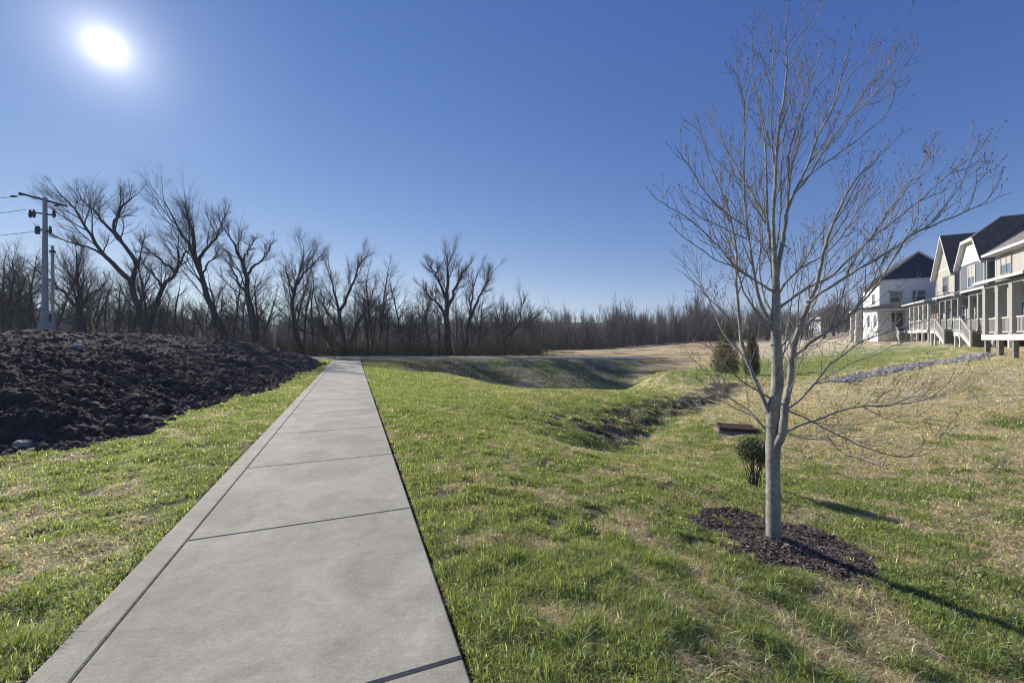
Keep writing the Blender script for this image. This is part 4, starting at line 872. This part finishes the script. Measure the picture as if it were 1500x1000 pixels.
def porch(root, y0, y1, d, zd, ze, post='taupe', posts=4, stairs=None, zg=1.0, roofm='roofg', rise=.9, pw=.22):
    w0 = y0; xf = -d
    r = MB(); x_e = xf - .35
    r.prism([(0, y0 - .35, ze + rise), (x_e, y0 - .35, ze + .10), (x_e, y0 - .35, ze), (0, y0 - .35, ze + rise - .12)], (0, y1 - y0 + .6, 0)); r.build('porch_roof', M[roofm], root)
    f = MB(); f.box(x_e - .05, x_e - .003, y0 - .38, y1 + .28, ze - .07, ze + .10); f.bar((x_e, y0 - .375, ze + .03), (0, y0 - .375, ze + rise - .03), .045, .20); f.build('gutter', M['trim'], root)
    bm = MB(); bm.box(xf, xf + .22, y0, y1, ze - .32, ze - .075); bm.box(xf + .22, -.02, y0, y0 + .2, ze - .32, ze - .075); bm.box(xf + .225, -.02, y0 + .205, y1, ze - .11, ze - .08); bm.build('porch_beam', M['greyt'], root)
    for i in range(posts):
        y = y0 + pw / 2 + (y1 - y0 - pw) * i / (posts - 1); p = MB()
        p.box(xf + .11 - pw / 2, xf + .11 + pw / 2, y - pw / 2, y + pw / 2, zd + .12, ze - .40); p.box(xf + .09 - pw / 2, xf + .13 + pw / 2, y - pw / 2 - .02, y + pw / 2 + .02, zd, zd + .12); p.box(xf + .09 - pw / 2, xf + .13 + pw / 2, y - pw / 2 - .02, y + pw / 2 + .02, ze - .40, ze - .325)
        p.build('post', M[post if i else post], root)
        if i:
            yp = y0 + pw / 2 + (y1 - y0 - pw) * (i - 1) / (posts - 1); railing(root, (xf + .1, yp + pw / 2, zd), (xf + .1, y - pw / 2, zd), zd)
    dk = MB(); dk.box(xf - .05, -.005, y0 - .04, y1 + .05, zd - .06, zd)
    ff = MB(); ff.box(xf - .09, xf - .052, y0 - .08, y1 + .09, zd - .34, zd - .01); ff.box(xf - .052, -.01, y0 - .08, y0 - .042, zd - .34, zd - .01)
    def pier(x, y, w, mat):
        q = hw(root['_o'][0] + x, root['_o'][1] + y); g = gz(*q) - .1 - root.location.z
        m = MB(); m.box(x - w, x + w, y - w, y + w, g, zd - .345); m.build('deck_pier', M[mat], root)
    n = max(3, int((y1 - y0) / 1.5))
    for i in range(n + 1): pier(xf + .1, y0 + .05 + (y1 - y0 - .2) * i / n, .10, 'stone' if post == 'taupe' and pw > .3 else 'trim')
    us = MB(); us.box(-.9 if d > 1.6 else -.4, -.02, y0, y1, zg - .4, zd - .07); us.build('under_deck_shade', M['under'], root)  # dark block that paints in the shade under the deck
    if stairs is not None:             # landing in front of the porch, steps going down toward the near side
        x0, x1, yl = xf - 1.2, xf - .10, stairs; ye = yl - 1.0
        dk.box(x0, xf - .092, ye, yl, zd - .06, zd); ff.box(x0 - .04, x0 - .002, ye - .04, yl + .04, zd - .32, zd + .002); ff.box(x0, xf - .1, yl + .002, yl + .04, zd - .32, zd + .002)
        pier(x0 + .06, yl - .06, .07, 'trim'); pier(x0 + .06, ye + .06, .07, 'trim')
        n = max(4, int(round((zd - zg) / .17))); st = MB()
        for i in range(n):
            z = zd - (i + 1) * (zd - zg) / (n + 1); y = ye - .04 - i * .28; st.box(x0 + .05, x1, y - .30, y, z - .04, z); st.box(x0 + .07, x1 - .02, y - .02, y - .004, z - .04 - (zd - zg) / (n + 1) + .04, z - .041)
        st.build('stairs', M['deck'], root)
        e = ye - .04 - n * .28; sg = MB()
        for x in (x0, x1 + .002): sg.prism([(x, ye - .03, zd - .02), (x, ye - .03, zd - .32), (x, e - .05, zg - .12), (x, e - .05, zg + .14)], (.043, 0, 0))
        sg.build('stair_stringer', M['trim'], root)
        for x in (x0 + .02, x1 + .02): railing(root, (x, ye - .06, zd), (x, e, zg + .08), zd)
        railing(root, (x0 + .02, yl - .03, zd), (x0 + .02, ye + .06, zd), zd); railing(root, (x0 + .05, yl - .03, zd), (xf - .1, yl - .03, zd), zd)
        for x, y, z in ((x0 + .02, e - .03, zg), (x1 + .02, e - .03, zg), (x0 + .02, ye, zd), (x0 + .02, yl, zd)):
            nw = MB(); nw.box(x - .05, x + .05, y - .05, y + .05, z - .1, z + 1.10); nw.box(x - .065, x + .065, y - .065, y + .065, z + 1.10, z + 1.15); nw.build('newel', M['trim'], root)
    dk.build('deck', M['deck'], root); ff.build('deck_fascia', M['trim'], root)
def gable_front(root, y0, y1, x0, depth, zb, ze, zp, wallm, topm, roofm, zdiv, over=.35, clip=None, ridge_back=0, xr=9.0):
    """gable facing the green; clip = height at which the peak is cut by a small hip"""
    c = (y0 + y1) / 2; hwid = (y1 - y0) / 2; slope = (zp - ze) / hwid
    w = MB(); w.box(x0, depth, y0, y1, zb, ze); w.build('wall', M[wallm], root)
    zt = clip or zp; ht = (zp - zt) / slope
    g = MB()
    pts = [(x0, y0, ze), (x0, y1, ze)] + ([(x0, c + ht, zt), (x0, c - ht, zt)] if clip else [(x0, c, zp)]); g.prism(pts, (depth - x0, 0, 0)); g.build('gable_wall', M[topm], root)
    bd = MB(); bd.box(x0 - .03, x0 - .002, y0 - .02, y1 + .02, zdiv - .09, zdiv + .09); bd.build('band_board', M['trim'], root)
    xo = x0 - over; zE = ze - slope * over * .8; yo = hwid + over * .8; th = .16
    xb = x0 + ridge_back
    for s in (-1, 1):
        r = MB()
        if clip: q = [(xo, c + s * yo, zE), (depth, c + s * yo, zE), (depth, c, zp), (xb, c, zp), (xo, c + s * ht, zt)]
        else: q = [(xo, c + s * yo, zE), (depth, c + s * yo, zE), (depth, c, zp), (xo, c, zp)]
        r.prism([(a, b, z + th) for a, b, z in q], (0, 0, -th + .004)); r.build('roof', M[roofm], root)
        f = MB(); f.prism([(xo - .03, c + s * yo, zE - .10), (xo - .03, c + s * yo, zE + th), (xo - .03, c + s * ht, zt + th + .02), (xo - .03, c + s * ht, zt - .12)], (.028, 0, 0))
        f.prism([(xo, c + s * yo, zE - .02), (xo, c + s * ht, zt - .02), (x0 - .004, c + s * ht, zt - .02), (x0 - .004, c + s * yo, zE - .02)], (0, 0, -.02))
        f.box(xo, depth, c + s * (yo + .002) if s > 0 else c - yo - .09, c + yo + .09 if s > 0 else c - yo - .002, zE + .02, zE + th - .01); f.build('rake_board', M['trim'], root)
    if clip:
        h = MB(); h.prism([(xo, c - ht, zt + th), (xo, c + ht, zt + th), (xb, c, zp + th)], (0, 0, -th + .004)); h.build('roof', M[roofm], root)
        f = MB(); f.box(xo - .06, xo - .002, c - ht, c + ht, zt - .10, zt + th); f.box(xo, x0 - .004, c - ht, c + ht, zt - .05, zt - .03); f.build('gutter', M['trim'], root)
def corner(root, x, y, z0, z1, mat='trim', w=.12): m = MB(); m.box(x - .02, x + w, y - w / 2, y + w / 2, z0, z1); m.build('corner_board', M[mat], root)
# house with the clipped gable (blue grey)
GW = 1.0
B_ = house_root('town_house', 0, 0, 'blue grey town house with a white clipped gable and steep dark roof')
gable_front(B_, 8.1, 12.9, 0, 9, GW, 8.35, 8.35 + 2.4 * 1.5, 'grey', 'shake', 'roof', 8.35, .35, clip=10.2, ridge_back=1.75)
corner(B_, -.01, 8.16, 4.6, 8.0); corner(B_, -.01, 12.84, 4.6, 8.0)
s_ = MB(); s_.box(.7, 8.8, 12.91, 14.0, GW, 8.0); s_.box(.7, 8.8, 6.7, 8.09, GW, 8.25); s_.build('side_wall', M['navy'], B_)
dn = MB(); dn.box(-.07, .03, 7.6, 7.7, 4.8, 8.0); dn.build('downspout', M['trim'], B_)
window(B_, 0, 9.8, 11.1, 6.15, 7.95, 2)
for y in (8.9, 11.6): window(B_, 0, y, y + .8, 3.0, 4.5, 1, glass='glass')
door(B_, 0, 10.15, 2.38)
porch(B_, 8.3, 12.6, 1.5, 2.36, 5.35, 'greyt', 4, 10.2, 1.12, rise=.75)
# cream gable house
C_ = house_root('town_house', 0, 0, 'cream town house with a sharp peaked gable, next beyond the blue grey one')
gable_front(C_, 14.1, 18.7, 0, 9, GW, 8.2, 11.85, 'cream', 'cream', 'roof', 8.55, .4)
corner(C_, -.01, 14.16, 4.7, 8.0, 'cream'); corner(C_, -.01, 18.64, 4.7, 8.0, 'cream')
window(C_, 0, 15.75, 16.9, 6.25, 7.75, 2, frame='greyt', glass='glass')
w_ = MB(); w_.box(.9, 8.8, 18.72, 22.6, GW, 7.4); w_.build('side_wall', M['grey'], C_)
br = MB(); br.box(-.02, .895, 18.75, 22.4, 2.5, 5.1); br.build('brick_wall', M['brick'], C_)
for y in (15.4, 17.4, 19.6, 21.2): window(C_, 0 if y < 18.7 else -.02, y, y + .75, 3.1, 4.5, 1, glass='glass')
door(C_, 0, 14.4, 2.5)
porch(C_, 15.1, 22.4, 1.6, 2.52, 5.35, 'trim', 6, None, 1.22, rise=.7)
# nearest upper storey (cream, eave toward the green)
A_ = house_root('town_house', 0, 0, 'cream town house with a level grey eave, right of the blue grey one')
w_ = MB(); w_.box(0, 9, -2.2, 6.3, .7, 8.35); w_.build('wall', M['cream'], A_)
gb = MB(); gb.prism([(.02, 6.28, 8.352), (8.98, 6.28, 8.352), (4.5, 6.28, 11.7)], (0, -8.4, 0)); gb.build('gable_wall', M['cream'], A_)
r_ = MB(); r_.prism([(-.55, 6.7, 8.15), (-.55, 6.7, 8.32), (4.5, 6.7, 12.15), (9.6, 6.7, 8.32), (9.6, 6.7, 8.15), (4.5, 6.7, 11.98)], (0, -9.2, 0)); r_.build('roof', M['roofg'], A_)
f_ = MB(); f_.box(-.66, -.553, -2.5, 6.74, 8.12, 8.32); f_.box(-.55, -.005, -2.5, 6.6, 8.08, 8.11); f_.bar((-.6, 6.73, 8.22), (4.5, 6.73, 12.06), .05, .2); f_.build('gutter', M['trim'], A_)
corner(A_, -.01, 6.24, 4.7, 8.05)
window(A_, 0, 3.9, 5.35, 6.55, 7.9, 2, frame='greyt')
window(A_, 0, .3, 1.6, 6.55, 7.9, 2, frame='greyt')
for y in (.2, 3.4): window(A_, 0, y, y + .9, 2.9, 4.5, 1, glass='glass')
door(A_, 0, 1.9, 2.12)
porch(A_, -1.6, 4.4, 2.1, 2.08, 5.2, 'taupe', 5, 2.9, .98, rise=.8)
# nearest porch at the picture's right edge
Z_ = house_root('town_house', 0, 0, 'town house at the right edge, its nearest porch on block piers')
w_ = MB(); w_.box(-1.2, 9, -12.5, -2.3, .2, 5.9); w_.build('wall', M['cream'], Z_)
w_ = MB(); w_.box(.3, 9, -12.4, -2.35, 5.9, 8.2); w_.build('upper_wall', M['white'], Z_)
r_ = MB(); r_.prism([(-.3, -2.0, 8.15), (-.3, -2.0, 8.32), (4.6, -2.0, 11.6), (9.6, -2.0, 8.32), (9.6, -2.0, 8.15), (4.6, -2.0, 11.43)], (0, -10.8, 0)); r_.build('roof', M['roof'], Z_)
for y in (-5.4, -8.2): window(Z_, -1.2, y, y + 1.0, 2.7, 4.4, 1, glass='glass')
porch(Z_, -9.6, -4.6, 4.2, 1.80, 4.95, 'taupe', 4, None, .45, rise=.9, pw=.36)
# white house with navy gable, farther along
D_ = house_root('detached_house', -3.4, 24.9, 'white house with a navy gable end facing us, standing beyond the row')
zg = 1.1
w_ = MB(); w_.box(0, 6.9, 0, 9, zg, 8.75); w_.build('wall', M['white'], D_)
g_ = MB(); g_.prism([(0, 0, 8.752), (6.9, 0, 8.752), (3.45, 0, 11.75)], (0, 9, 0)); g_.build('gable_wall', M['navy'], D_)
for s in (-1, 1):
    r_ = MB(); x0 = 3.45 + s * 3.95; r_.prism([(x0, -.4, 8.33), (x0, -.4, 8.50), (3.45, -.4, 11.97), (3.45, -.4, 11.80)], (0, 9.8, 0)); r_.build('roof', M['roof'], D_)
    f_ = MB(); f_.prism([(x0, -.44, 8.28), (x0, -.44, 8.50), (3.45, -.44, 11.98), (3.45, -.44, 11.72)], (0, .036, 0)); f_.build('rake_board', M['greyt'] if s < 0 else M['trim'], D_)
bd = MB(); bd.box(-.02, 6.9, -.03, -.002, 8.62, 8.80); bd.build('band_board', M['trim'], D_)
for x in (1.0, 3.0, 5.6): window(D_, 0, x, x + 1.05, 6.0, 7.3, 1, face='y', glass='glass')
door(D_, 0, 1.15, 2.5, 'y', .95, 2.2)
window(D_, 0, 1.5, 2.6, 3.2, 4.6, 2, glass='glass'); window(D_, 0, 5, 6.1, 3.2, 4.6, 2, glass='glass'); window(D_, 0, 2.2, 3.4, 6.0, 7.3, 2, glass='glass')
pr = MB(); pr.prism([(-2.7, -2.6, 4.95), (-2.7, -2.6, 5.08), (-.01, -2.6, 5.65), (2.9, -2.6, 5.65), (2.9, -2.6, 4.95)], (0, 2.59, 0)); pr.prism([(-2.7, 0, 4.95), (-2.7, 0, 5.08), (-.004, 0, 5.65), (-.004, 0, 4.95)], (0, 1.2, 0)); pr.build('porch_roof', M['roofg'], D_)
f_ = MB(); f_.box(-2.76, -2.703, -2.66, 1.25, 4.88, 5.08); f_.box(-2.7, 2.92, -2.66, -2.603, 4.88, 5.08); f_.build('gutter', M['trim'], D_)
for (x, y) in ((-2.35, -2.25), (-2.35, .9), (2.6, -2.25)):
    w = hw(-3.4 + x, 24.9 + y); p = MB(); z0 = gz(*w) - .1
    p.box(x - .34, x + .34, y - .34, y + .34, z0, 2.6); p.box(x - .26, x + .26, y - .26, y + .26, 2.6, 4.9); p.box(x - .37, x + .37, y - .37, y + .37, 2.55, 2.66); p.build('post', M['trim'], D_)
dk = MB(); dk.box(-.6, 2.95, -2.4, -.01, 2.35, 2.48); dk.build('deck', M['deck'], D_)
dk = MB(); dk.box(-.64, 2.99, -2.45, -2.41, 2.15, 2.5); dk.build('deck_fascia', M['trim'], D_)
st = MB()
for i in range(7): st.box(.9, 2.1, -2.75 - i * .28, -2.45 - i * .28, 2.28 - i * .17 - .1, 2.28 - i * .17)
st.build('stairs', M['deck'], D_)
railing(D_, (.85, -2.45, 2.45), (.85, -4.4, 1.25), 0); railing(D_, (2.15, -2.45, 2.45), (2.15, -4.4, 1.25), 0); railing(D_, (-.5, -2.42, 2.48), (.85, -2.42, 2.48), 0)
# small distant houses
def far_house(u, v, Y, w, l, h, rh, label, rz, wall='white', roof='roof'):
    p = px(u, v, Y); z = gz(p[0], Y) - .3; e = empty('detached_house', (p[0], Y, z), rz); tag(e, label, 'house')
    m = MB(); m.box(-w / 2, w / 2, 0, l, 0, h); m.build('wall', M[wall], e)
    g = MB(); g.prism([(-w / 2, 0, h + .002), (w / 2, 0, h + .002), (0, 0, h + rh)], (0, l, 0)); g.build('gable_wall', M['navy'], e)
    for s in (-1, 1):
        r = MB(); r.prism([(s * (w / 2 + .5), -.5, h - .35), (s * (w / 2 + .5), -.5, h - .15), (0, -.5, h + rh + .25), (0, -.5, h + rh + .05)], (0, l + 1, 0)); r.build('roof', M[roof], e)
    for x in (-w * .32, -w * .05, w * .2): window(e, 0, x, x + w * .12, h - 2.2, h - .8, 1, face='y', glass='glass')
    for x in (-w * .32, w * .2): window(e, 0, x, x + w * .12, 1.2, 2.7, 1, face='y', glass='glass')
    pr = MB(); pr.prism([(-w / 2 - 3, -2, 3.0), (-w / 2 - 3, -2, 3.15), (-w / 2, -2, 3.9), (w / 2, -2, 3.9), (w / 2, -2, 3.0)], (0, 1.98, 0)); pr.build('porch_roof', M['greyt'], e)
    for x in (-w / 2 - 2.6, -w / 2, 0, w / 2 - .3):
        q = MB(); q.box(x - .15, x + .15, -1.8, -1.5, -.5, 3.0); q.build('post', M['trim'], e)
far_house(1226, 480, 104, 7.0, 9, 5.0, 2.2, 'distant white house with a dark roof beside the far white porch post', -.35)
far_house(1166, 474, 150, 9, 9, 4.0, 2.6, 'tiny distant house on the far rise left of the other distant house', .2)
# ------------------------------------------------------------------ riprap strip
rs = RS(61); RP = [px(1232, 557, 17.6)[:2], (14.8, 18.2), (18.4, 19.6), (22, 21.4), (25.5, 23.0), (28.9, 24.9)]
RPa = np.array(RP); s = np.concatenate([[0], np.cumsum(np.hypot(*np.diff(RPa, axis=0).T))]); n = 2600; q = rs.uniform(0, s[-1], n); off = rs.normal(0, .24, n)
X = np.interp(q, s, RPa[:, 0]) - .5 * off; Y = np.interp(q, s, RPa[:, 1]) + .86 * off; S = rs.uniform(.04, .13, n)
P = np.stack([X, Y, ground_z(X, Y) + S * .1], 1); v, f = lumps(rs, P, S, IV0, IF0, .3)
tag(mesh_obj('riprap', v, [f], M['rockr']), 'strip of loose grey stones crossing the lawn toward the porches', 'riprap', kind='stuff')
# ------------------------------------------------------------------ storm drain
dx, dy = px(1078, 625, 10.5)[:2]; dz = gz(dx, dy) ; dr = empty('storm_drain', (dx, dy, dz - .11), radians(-20)); dr.scale = (.84, .84, .84); tag(dr, 'rusty slotted iron drain grate on a square concrete collar in the lawn', 'drain')
m = MB(); m.box(-.54, .54, -.42, .42, -.3, .14); m.box(-.62, .62, -.50, .50, -.3, .07); m.build('collar', M['stone'], dr, .02)
g = MB(); g.box(-.50, .50, -.38, -.33, .143, .24); g.box(-.50, .50, .33, .38, .143, .24); g.box(-.50, -.45, -.33, .33, .143, .24); g.box(.45, .50, -.33, .33, .143, .24)
for i in range(1, 12): x = -.45 + .9 * i / 12; g.box(x - .016, x + .016, -.33, .33, .16, .236)
for y in (-.11, .11): g.box(-.45, .45, y - .015, y + .015, .165, .225)
g.box(-.45, .45, -.33, .33, .143, .15, 1)
g.build('grate', [M['rust'], M['iron']], dr, .006)
# ------------------------------------------------------------------ shrubs
def leafy(name, base, parts, label, cat, cols, n, size, stems, trans=True, elong=.45, ex=.28):
    """parts: (centre, radii, share); leaf-sized faces through the crown's volume on a twiggy frame"""
    rs = RS(abs(hash(name)) % 1000 + int(base[0] * 10)); root = empty(name, base); tag(root, label, cat)
    tr = Tubes(); V = []; 
    for (p0, p1, r) in stems:
        p0 = np.array(p0, float); p1 = np.array(p1, float); k = 7; P = p0[None] + (p1 - p0)[None] * np.linspace(0, 1, k)[:, None]; P[1:] += rs.normal(0, .03 * np.linalg.norm(p1 - p0), (k - 1, 3)) * .5; tr.add(P, np.linspace(r, r * .45, k), 5)
    tr.build('stem', M['barkp'] if 'boxy' in label else M['bark'], root)
    L = []; C = []
    for c, rad, sh in parts:
        m = int(n * sh); d = rs.normal(size=(m, 3)); d /= np.linalg.norm(d, axis=1)[:, None]; nn = .72 + .55 * (fbm(d[:, 0] * 2.2 + 5, d[:, 1] * 2.2 + d[:, 2] * 1.7, 9, 3)); q = (rs.rand(m) ** ex) * nn
        L.append(np.array(c)[None] + d * q[:, None] * np.array(rad)[None]); C.append(np.array(cols)[rs.randint(len(cols), size=m)])
    L = np.vstack(L); C = np.vstack(C) * np.exp(rs.normal(0, .3, (len(L), 1))); m = len(L); R3 = rotm(rs, m); q = np.array([(-1, 0, 0), (0, -elong, .12), (1, 0, 0), (0, elong, .12)])
    sz = size * np.exp(rs.normal(0, .25, m)); v = np.einsum('nij,kj->nki', R3, q) * sz[:, None, None] + L[:, None]
    mesh_obj('foliage', v.reshape(-1, 3), [np.arange(m * 4).reshape(m, 4)], M['leaf'], root, col=np.repeat(C, 4, 0))
    return root
b = px(1104, 714, 5.8); bz = gz(b[0], 5.8)
st = [((rs.normal(0, .03), rs.normal(0, .03), -.05), (rs.normal(0, .13), rs.normal(0, .10), rs.uniform(.45, .72)), .007) for _ in range(22)] + [((.01, 0, -.05), (.0, .02, .5), .018)]
leafy('pruned_shrub', (b[0], 5.8, bz), [((0.02, 0, .50), (.22, .21, .20), .62), ((.13, .02, .40), (.14, .15, .13), .14), ((-.15, .0, .52), (.13, .14, .12), .12), ((-.02, .02, .64), (.16, .14, .10), .12)], 'small round dark evergreen bush on bare twiggy stems behind the young tree', 'shrub', [(.065, .09, .045), (.09, .115, .055), (.05, .07, .035), (.20, .22, .15)], 2500, .017, st, ex=.5)
for (u, v, Y, hgt, wd, lab) in ((1064, 543, 24.5, 2.75, .82, 'olive green cedar shrub, the left and taller of the pair beside the ditch'), (1101, 541, 25.5, 2.5, .52, 'narrow olive cedar shrub, the right one of the pair by the ditch')):
    p = px(u, v, Y); z = gz(p[0], Y); parts = []
    for k in range(9):
        f = k / 8; parts.append(((RS(k + u).normal(0, .045 * wd), RS(k + 9).normal(0, .05), hgt * (.12 + .80 * f)), (wd * (1.0 - .62 * f ** 2.4) * (.8 if k == 0 else 1), wd * (1.0 - .62 * f ** 2.4), hgt * .14), (1.2 - .8 * f) / 7.2))
    leafy('cedar_shrub', (p[0], Y, z), parts, lab, 'shrub', [(.075, .085, .03), (.12, .105, .035), (.05, .065, .025), (.15, .12, .04)], 13000, .04, [((0, 0, -.2), (0, 0, hgt * .8), .05)], elong=.3)
# bare wispy sapling and dry weed
def weed(u, v, Y, h, label, seed, n=6):
    p = px(u, v, Y); z = gz(p[0], Y); rs = RS(seed); root = empty('bare_sapling', (p[0], Y, z)); tag(root, label, 'sapling'); tr = Tubes()
    for k in range(n):
        d = unit(np.array([-.35 + rs.normal(0, .35), rs.normal(0, .3), 1])); P = [np.array([0, 0, -.05])]
        for i in range(5): d = unit(d + rs.normal(0, .14, 3)); P.append(P[-1] + d * h / 5 * rs.uniform(.6, 1))
        tr.add(np.array(P), np.linspace(.009, .0025, 6), 4)
        for j in range(3): q = P[rs.randint(2, 6)]; tr.add(np.array([q, q + unit(d + rs.normal(0, .5, 3)) * h * .2]), np.array([.004, .002]), 3)
    tr.build('stem', M['twig'], root)
weed(1468, 692, 6.9, .5, 'leaning bare sapling of a few twigs in the lawn near the right edge', 4)
weed(905, 660, 9.3, .45, 'wispy dead weed standing in the head of the ditch', 6, 9)
# ------------------------------------------------------------------ utility poles, wires, stake
def ladder(P, r, name, mat, parent, sides=12): t = Tubes(); t.add(np.array(P), np.array(r), sides); return t.build(name, mat, parent)
Yp = 26.0; p = px(66, 494, Yp); zb = tz(p[0], Yp) - .3; top = px(64, 289, Yp)[2]; e = empty('utility_pole', (p[0], Yp, zb)); tag(e, 'tall grey steel utility pole with cross arms and insulators left of the bare trees', 'utility pole'); H = top - zb
ladder([(0, 0, 0), (0, 0, H * .5), (0, 0, H)], (.175, .14, .105), 'pole', M['steel'], e)
s_ = Yp / FPX
m = MB(); m.bar((-1.35, -.25, H + .18), (1.15, .2, H - .5), .10, .12); m.build('cross_arm', M['iron'], e)
for (dx, dz) in ((-1.35, .16), (-1.9, .05), (-.45, -.05), (.9, -.52)):
    t = Tubes(); 
    t.add(np.array([(dx - .30, 0, H + dz), (dx - .1, 0, H + dz + .01), (dx + .12, 0, H + dz + .02)]), np.array([.05, .07, .04]), 8); t.build('insulator', M['iron'], e)
for (dz, w) in ((-1.05, .95), (-2.1, .55)):
    m = MB(); m.bar((-w, 0, H + dz + .12), (w * .7, 0, H + dz - .12), .08, .09); m.build('bracket', M['iron'], e)
    for dx in (-w, -w * .75, w * .6):
        t = Tubes(); t.add(np.array([(dx, 0, H + dz - .25), (dx, 0, H + dz - .05), (dx, 0, H + dz + .25)]), np.array([.06, .09, .05]), 8); t.build('insulator', M['iron'], e)
sl = MB(); sl.box(-.33, .33, -.14, .30, 0, zb * 0 + .3 + 1.0); sl.build('guard', M['steel'], e)
p2 = px(77, 494, Yp + .6); t2 = px(75, 360, Yp + .6)[2]; z2 = tz(p2[0], Yp + .6) - .3; e2 = empty('conduit_pole', (p2[0], Yp + .6, z2)); tag(e2, 'thin shorter steel pole standing close to the tall utility pole', 'pole')
ladder([(0, 0, 0), (0, 0, t2 - z2)], (.085, .075), 'pole', M['steel'], e2, 10)
m = MB(); m.box(-.11, .11, -.11, .11, (t2 - z2) * .93, (t2 - z2) * .95); m.box(-.14, .02, -.16, -.09, 1.3, 1.9); m.build('clamp', M['iron'], e2)
def wire(a, b, sag, name, label):
    t = Tubes(); a = np.array(a); b = np.array(b); s = np.linspace(0, 1, 24); P = a[None] * (1 - s[:, None]) + b[None] * s[:, None]; P[:, 2] -= sag * 4 * s * (1 - s); t.add(P, np.full(24, .016), 4)
    o = t.build(name, M['wire'], None); tag(o, label, 'wire')
zt = top
wire((p[0] - 1.9, Yp, zt + .05), (-62, 30, zt + .6), .5, 'power_line', 'highest overhead wire running left from the utility pole')
wire((p[0] - 1.35, Yp + .1, zt - .05 - 1.0 + .3), (-62, 31, zt - .9), .5, 'power_line', 'middle overhead wire running left from the utility pole')
wire((p[0] - .1, Yp + .1, zt - 2.3 + .2), (-62, 29, zt - 2.6), .5, 'power_line', 'lowest overhead wire running left from the utility pole')
x, y = px(143, 494, 24)[:2]; z = tz(x, y); o = MB().bar((0, 0, -.2), (-.35, 0, .95), .07, .03, up=(0, 1, 0)).build('marker_stake', M['yellow']); o.location = (x, y, z); tag(o, 'thin yellow marker stake leaning at the top of the soil mound', 'stake')
# curled brown leaf on the near grass
lx, ly = 1.12, 1.93; lz = gz(lx, ly); v = []; 
for i in range(9):
    for j in range(7):
        a = (i / 8 - .5) * 2; b_ = (j / 6 - .5) * 2; w = (1 - a * a) ** .6 * (.75 + .25 * cos(9 * a)); v.append((a * .05, b_ * .034 * w, .022 * (b_ * w) ** 2 + .012 * a * a + .004 * sin(a * 9)))
q = [(i * 7 + j, (i + 1) * 7 + j, (i + 1) * 7 + j + 1, i * 7 + j + 1) for i in range(8) for j in range(6)]
o = mesh_obj('fallen_leaf', v, q, simple('dry_brown_leaf', (.30, .17, .08), .7, .3, 40), smooth=True); o.location = (lx, ly, lz + .05); o.rotation_euler = (.5, .4, 1.0); tag(o, 'curled brown leaf lying on the grass at the bottom of the picture', 'leaf')

# ------------------------------------------------------------------ litter: dry stalks on the mound, leaf bits on the turf
rs = RS(91); x, y = rs.uniform(-22, -5, 5000), rs.uniform(4, 24, 5000); k = (mound_d(x, y) > .1) & (rs.rand(5000) < np.clip(8 / np.hypot(x, y), 0, 1)); x, y = x[k], y[k]; t_ = Tubes()
for a_, b_, z_ in zip(x, y, top_z(x, y)):
    d = unit(np.array([rs.normal(), rs.normal(), rs.uniform(-.1, .35)])); l_ = rs.uniform(.04, .22); p_ = np.array([a_, b_, z_ + .02]); m_ = p_ + d * l_ / 2 + rs.normal(0, .01, 3); t_.add(np.array([p_, m_, m_ + unit(d + rs.normal(0, .4, 3)) * l_ / 2]), np.array([.0035, .003, .002]), 3)
V, F = t_.arrays(); tag(mesh_obj('dry_stalks', V, [F], simple('dry_stalk', (.26, .21, .15), .8, .4, 9)), 'pale dry stalks and roots strewn over the dark soil', 'stalks', kind='stuff')
n = 900; r_ = np.exp(rs.uniform(math.log(1.6), math.log(16), n)); a_ = rs.uniform(-.9, .95, n); x = r_ * np.sin(a_); y = r_ * np.cos(a_); k = ((path_n(x, y) < PN0 - .02) | (path_n(x, y) > PN1 + .04) | (rs.rand(n) < .06)) & (mound_h(x, y) < .0); x, y = x[k], y[k]; n = len(x)
on = (path_n(x, y) > PN0) & (path_n(x, y) < PN1); z_ = np.where(on, .006, ground_z(x, y) + .022)
q = np.array([(-1, 0, .1), (0, -.5, 0), (1, 0, .15), (0, .5, 0)]); R3 = rotm(rs, n); fl = np.stack([np.cos(rs.uniform(0, 6.28, n)), np.sin(rs.uniform(0, 6.28, n))], 1)
v = np.einsum('nij,kj->nki', R3, q) * np.array((1, 1, .35))[None, None] * (rs.uniform(.008, .022, n) * np.where(on, .35, 1))[:, None, None] + np.stack([x, y, z_], 1)[:, None]
c_ = np.array([(.22, .13, .07), (.30, .21, .12), (.14, .09, .06), (.34, .28, .2)])[rs.randint(4, size=n)]
tag(mesh_obj('leaf_litter', v.reshape(-1, 3), [np.arange(n * 4).reshape(n, 4)], M['leaf'], col=np.repeat(c_, 4, 0)), 'small scraps of dead leaf scattered over the grass', 'leaf litter', kind='stuff')
# ------------------------------------------------------------------ the air
m = bpy.data.materials.new('air'); m.use_nodes = True; t = m.node_tree; t.nodes.clear(); o_ = t.nodes.new('ShaderNodeOutputMaterial'); v_ = t.nodes.new('ShaderNodeVolumePrincipled')
v_.inputs['Color'].default_value = (.72, .80, 1.0, 1); v_.inputs['Density'].default_value = .0005; v_.inputs['Anisotropy'].default_value = 0.2; t.links.new(v_.outputs[0], o_.inputs['Volume'])
hz = MB().box(-620, 640, -120, 660, float(zz.min()) - 1.0, 60.0).build('haze', m); tag(hz, 'thin pale winter haze over the far woods', 'haze', kind='stuff')
